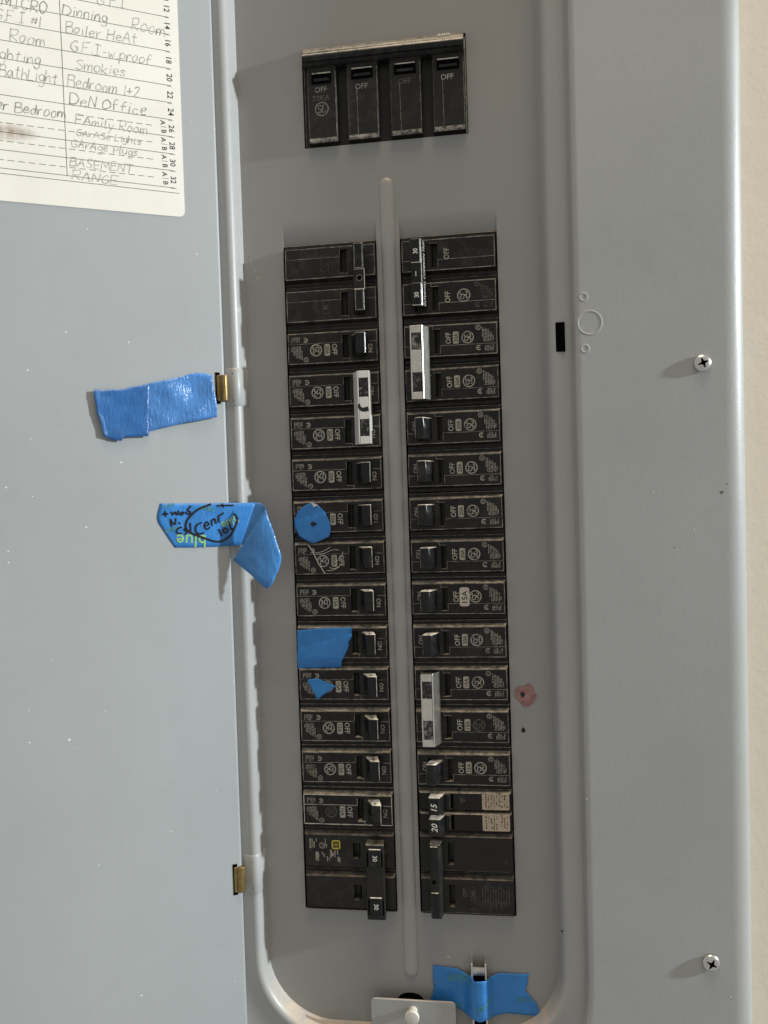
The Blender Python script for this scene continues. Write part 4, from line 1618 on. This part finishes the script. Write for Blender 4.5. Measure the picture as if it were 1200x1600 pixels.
# written strip that runs off the door edge and curls back on itself
t2 = on_door_thing(empty('tape_strip'))
tag(t2, 'blue tape strip with black handwriting whose loose end curls over the door edge', 'tape', 'blue tape pieces')
yt = lambda x, z, u, v: -.35 - .25 * math.sin(x * .4 + z * .2) * .5
w2 = coons([Z(*p) for p in ((540, 1043), (700, 1041), (900, 1030))], [Z(*p) for p in ((460, 800), (650, 799), (990, 795))], [Z(540, 1043), Z(500, 985), Z(445, 900), Z(440, 870), Z(460, 800)],
           [Z(900, 1030), Z(950, 930), Z(990, 795)], 24, 10, yt, M['tape_flat'], .0, 2)
to = solid(w2.build('tape_length', t2, 60), .12)
YT = -.62
g = MB()


def tz(x, y):
    return Z(x, y)


def zpoly(mb, pts, w_, mat, y=YT, sm=True):
    P = [tz(*p) for p in pts]
    mb.strip(smooth_line(P, 6) if sm else P, w_, y, mat)


ell = [(740, 803), (660, 838), (605, 900), (612, 950), (700, 990), (785, 1010), (850, 970), (884, 890), (865, 855)]
zpoly(g, ell, 1.25, M['marker'])
for pts in ([(470, 860), (505, 856)], [(485, 842), (490, 872)],
            [(518, 845), (528, 862), (540, 848), (552, 862), (560, 838)], [(575, 850), (566, 858), (580, 862), (588, 850), (575, 848)], [(600, 845), (606, 858)], [(630, 812), (612, 835), (626, 850), (612, 862)],
            [(515, 885), (522, 928)], [(515, 890), (540, 915), (545, 880)], [(560, 905), (572, 912)],
            [(580, 930), (555, 940), (552, 962), (580, 965)], [(605, 935), (590, 945), (608, 958), (592, 972)], [(625, 905), (628, 955)],
            [(690, 905), (660, 920), (655, 950), (675, 968), (700, 960)], [(705, 925), (728, 915), (715, 902), (702, 922), (715, 942), (735, 930)],
            [(745, 925), (742, 895), (742, 895), (760, 885), (768, 912)], [(785, 905), (780, 870), (780, 870), (810, 852)],
            [(782, 940), (800, 980)], [(815, 935), (805, 950), (822, 962), (832, 945), (815, 935)], [(838, 900), (850, 940), (862, 935)],
            [(770, 812), (865, 810)], [(800, 800), (808, 822)]):
    zpoly(g, pts, 1.0, M['marker'])
g.build('marker_writing', to)
g = MB()
vv, ff = text_geo('blue', 6.4)
for (px, py, h, deg, mt, tx_) in ((630, 1008, 7.6, 176, 'green', 'blue'), (715, 835, 3.6, 170, 'green_dim', 'tape'), (845, 905, 4.6, 205, 'green', 'blue'), (522, 948, 3.2, 200, 'green_dim', 'blue'), (512, 818, 2.6, 200, 'green_dim', 'tape')):
    x, z = tz(px, py)
    g.text(tx_, x, z, h, YT + .06, M[mt], deg)
g.build('green_print', to)
# curled end: a cone of tape whose tip is at the strip's upper right
D2 = Matrix.Rotation(-DA, 3, 'Z')


def dl(px, py, Yw):
    """a point given in world depth Yw, in the door's own axes"""
    x, z = at(120 + px / 3.529, 560 + py / 3.529, Yw)
    p = D2 @ Vector((x - HX, Yw - HY, 0))
    return Vector((p[0], p[1], z))


ends = [dl(905, 1028, -15.3), dl(1010, 1020, -15.5), dl(1085, 1010, -16.4), dl(1128, 1098, -18.6), dl(1098, 1200, -20.0), dl(1048, 1268, -20.4), dl(950, 1185, -20.0), dl(862, 1112, -18.8)]
tips = [dl(985, 796, -15.3), dl(1000, 795, -15.5), dl(1020, 801, -16.2), dl(1035, 815, -17.4), dl(1040, 826, -18.4), dl(1036, 835, -19), dl(1028, 845, -19.4), dl(1015, 862, -19.4)]
es = smooth_line([tuple(p) for p in ends], 5)
ts = smooth_line([tuple(p) for p in tips], 5)
NVV = 10
v, f = [], []
for a, b in zip(ts, es):
    for j in range(NVV + 1):
        t = j / NVV
        bul = math.sin(math.pi * t) * .8
        p = Vector(a) * (1 - t) + Vector(b) * t
        wr = .28 * math.sin(p[2] * .55 + p[0] * .8) * t + .16 * math.sin(p[2] * 1.7 - p[0] * 1.1 + 1) * t
        v.append((p[0] + .0, p[1] - bul + wr, p[2]))
for i in range(len(es) - 1):
    for j in range(NVV):
        a = i * (NVV + 1) + j
        f.append((a, a + 1, a + NVV + 2, a + NVV + 1))
cb = MB().add(v, f, M['tape_back'])
solid(cb.build('tape_curl', t2, 70), .12, 0)


def free_tape(label, bottom, top, left, right, nu, nv, yfun, mat, jag, seed):
    mb = coons(bottom, top, left, right, nu, nv, yfun, mat, jag, seed)
    cx = sum(p[0] for p in mb.v) / len(mb.v)
    cz = sum(p[2] for p in mb.v) / len(mb.v)
    o_ = solid(mb.build('tape_patch', None, 60, (cx, 0, cz)), .12)
    return tag(o_, label, 'tape', 'blue tape pieces'), (cx, 0, cz)


YB = -4.0
P = lambda pts, Y=YB: [at(x, y, Y) for x, y in pts]
cr3 = crinkle(.25, 12, YB)
o3, or3 = free_tape('round torn patch of blue tape with a dark dot, stuck on a left column breaker', P([(468, 838), (480, 845), (490, 849), (503, 844), (515, 838)]), P([(466, 799), (477, 789), (487, 785), (498, 790), (507, 799)]),
                    P([(468, 838), (461, 824), (459, 814), (466, 799)]), P([(515, 838), (517, 827), (515, 815), (507, 799)]), 18, 14, lambda x, z, u, v: cr3(x, z, u, v), M['tape_flat'], .12, 4)
k = MB()
k.poly([(a - or3[0], b) for a, b in [(x, z - or3[2]) for x, z in P([(485, 818), (488, 815), (492, 816), (496, 819), (492, 821), (489, 823), (486, 821)], YB - .4)]][::-1], YB - .45, M['marker'])
k.build('ink_dot', o3)
k = MB()
q = [at(x, y, YB - .45) for x, y in ((486, 784.5), (497, 789), (490, 792.5))]
k.add([(x - or3[0], YB - .5, z - or3[2]) for x, z in q], [(0, 2, 1)], plain('tape_gum', (.62, .62, .58), .5))
k.build('folded_corner', o3)

cr4 = crinkle(.35, 15, YB - .1)


def y_four(x, z, u, v):
    zz = slot_z(9)
    e = max(0, abs(z - zz) - 9.5)
    return cr4(x, z, u, v) + min(2.6, e * .55)


o4, or4 = free_tape('large torn square of plain blue tape on a left column breaker', P([(464, 1047), (500, 1045), (532, 1044)]), P([(464, 985), (505, 981), (551, 980)]), P([(464, 1047), (465, 1015), (464, 985)]),
                    P([(532, 1044), (534, 1033), (541, 1020), (545, 1010), (545, 1003), (549, 997), (549, 988), (551, 980)]), 26, 22, y_four, M['tape_flat'], .18, 6)
cr5 = crinkle(.3, 18, YB)
o5, or5 = free_tape('small triangular scrap of blue tape on a left column breaker', P([(497, 1093), (506, 1085), (515, 1080), (520, 1076), (525, 1072)]), P([(480, 1062), (492, 1060), (500, 1061), (506, 1064)]),
                    P([(497, 1093), (488, 1078), (480, 1062)]), P([(525, 1072), (516, 1069), (506, 1064)]), 14, 12, lambda x, z, u, v: cr5(x, z, u, v), M['tape_flat'], .1, 7)

cr6 = crinkle(.35, 21, -.45)


def y_six(x, z, u, v):
    b = math.exp(-((x - 41.1) / 6.6) ** 4)
    return cr6(x, z, u, v) - 7.6 * b - 1.2 * math.exp(-((x - 41.3) / 12) ** 2)


PB = [(672, 1566), (700, 1567), (722, 1578), (738, 1593), (750, 1598), (764, 1593), (776, 1586), (792, 1583), (848, 1588)]
PT = [(676, 1508), (715, 1513), (738, 1527), (741, 1534), (761, 1533), (766, 1526), (780, 1520), (827, 1522)]
mb6 = coons(PB, PT, [(672, 1566), (678, 1546), (676, 1508)], [(848, 1588), (838, 1568), (821, 1548), (827, 1522)], 64, 16, lambda x, z, u, v: 0, M['tape_flat'], 1.2, 9)
nv6 = []
for x, _, z in mb6.v:
    y = -1.0
    for _k in range(4):
        wx, wz = at(x, z, y)
        y = y_six(wx, wz, 0, 0)
    nv6.append((wx, y, wz))
mb6.v = nv6
mb6.f = [tuple(reversed(f)) for f in mb6.f]
or6 = (41.0, 0, -250.0)
o6 = tag(solid(mb6.build('tape_patch', None, 60, or6), .12), 'blue tape bridged over the spring clip at the bottom of the panel', 'tape', 'blue tape pieces')
k = MB()


def lay(mb, o_, txt, px, py, h, deg, mat):
    vv_, ff_ = text_geo(txt, h)
    x0, z0 = at(px, py, -2)
    ca, sa = math.cos(R(deg)), math.sin(R(deg))
    pts = [(x0 + x * ca - z * sa, z0 + x * sa + z * ca) for x, z in vv_]
    mb.add([(x - or6[0], y_six(x, z, 0, 0) - .3, z - or6[2]) for x, z in pts], ff_, M[mat])


lay(k, o6, 'blue', 716, 1531, 5.6, 192, 'green_dim')
lay(k, o6, 'blue', 756, 1560, 4.2, 35, 'green_dim')
lay(k, o6, 'tape', 818, 1562, 3.4, 5, 'green_dim')
lay(k, o6, 'tape', 712, 1570, 3.0, 15, 'green_dim')
k.build('green_print', o6)
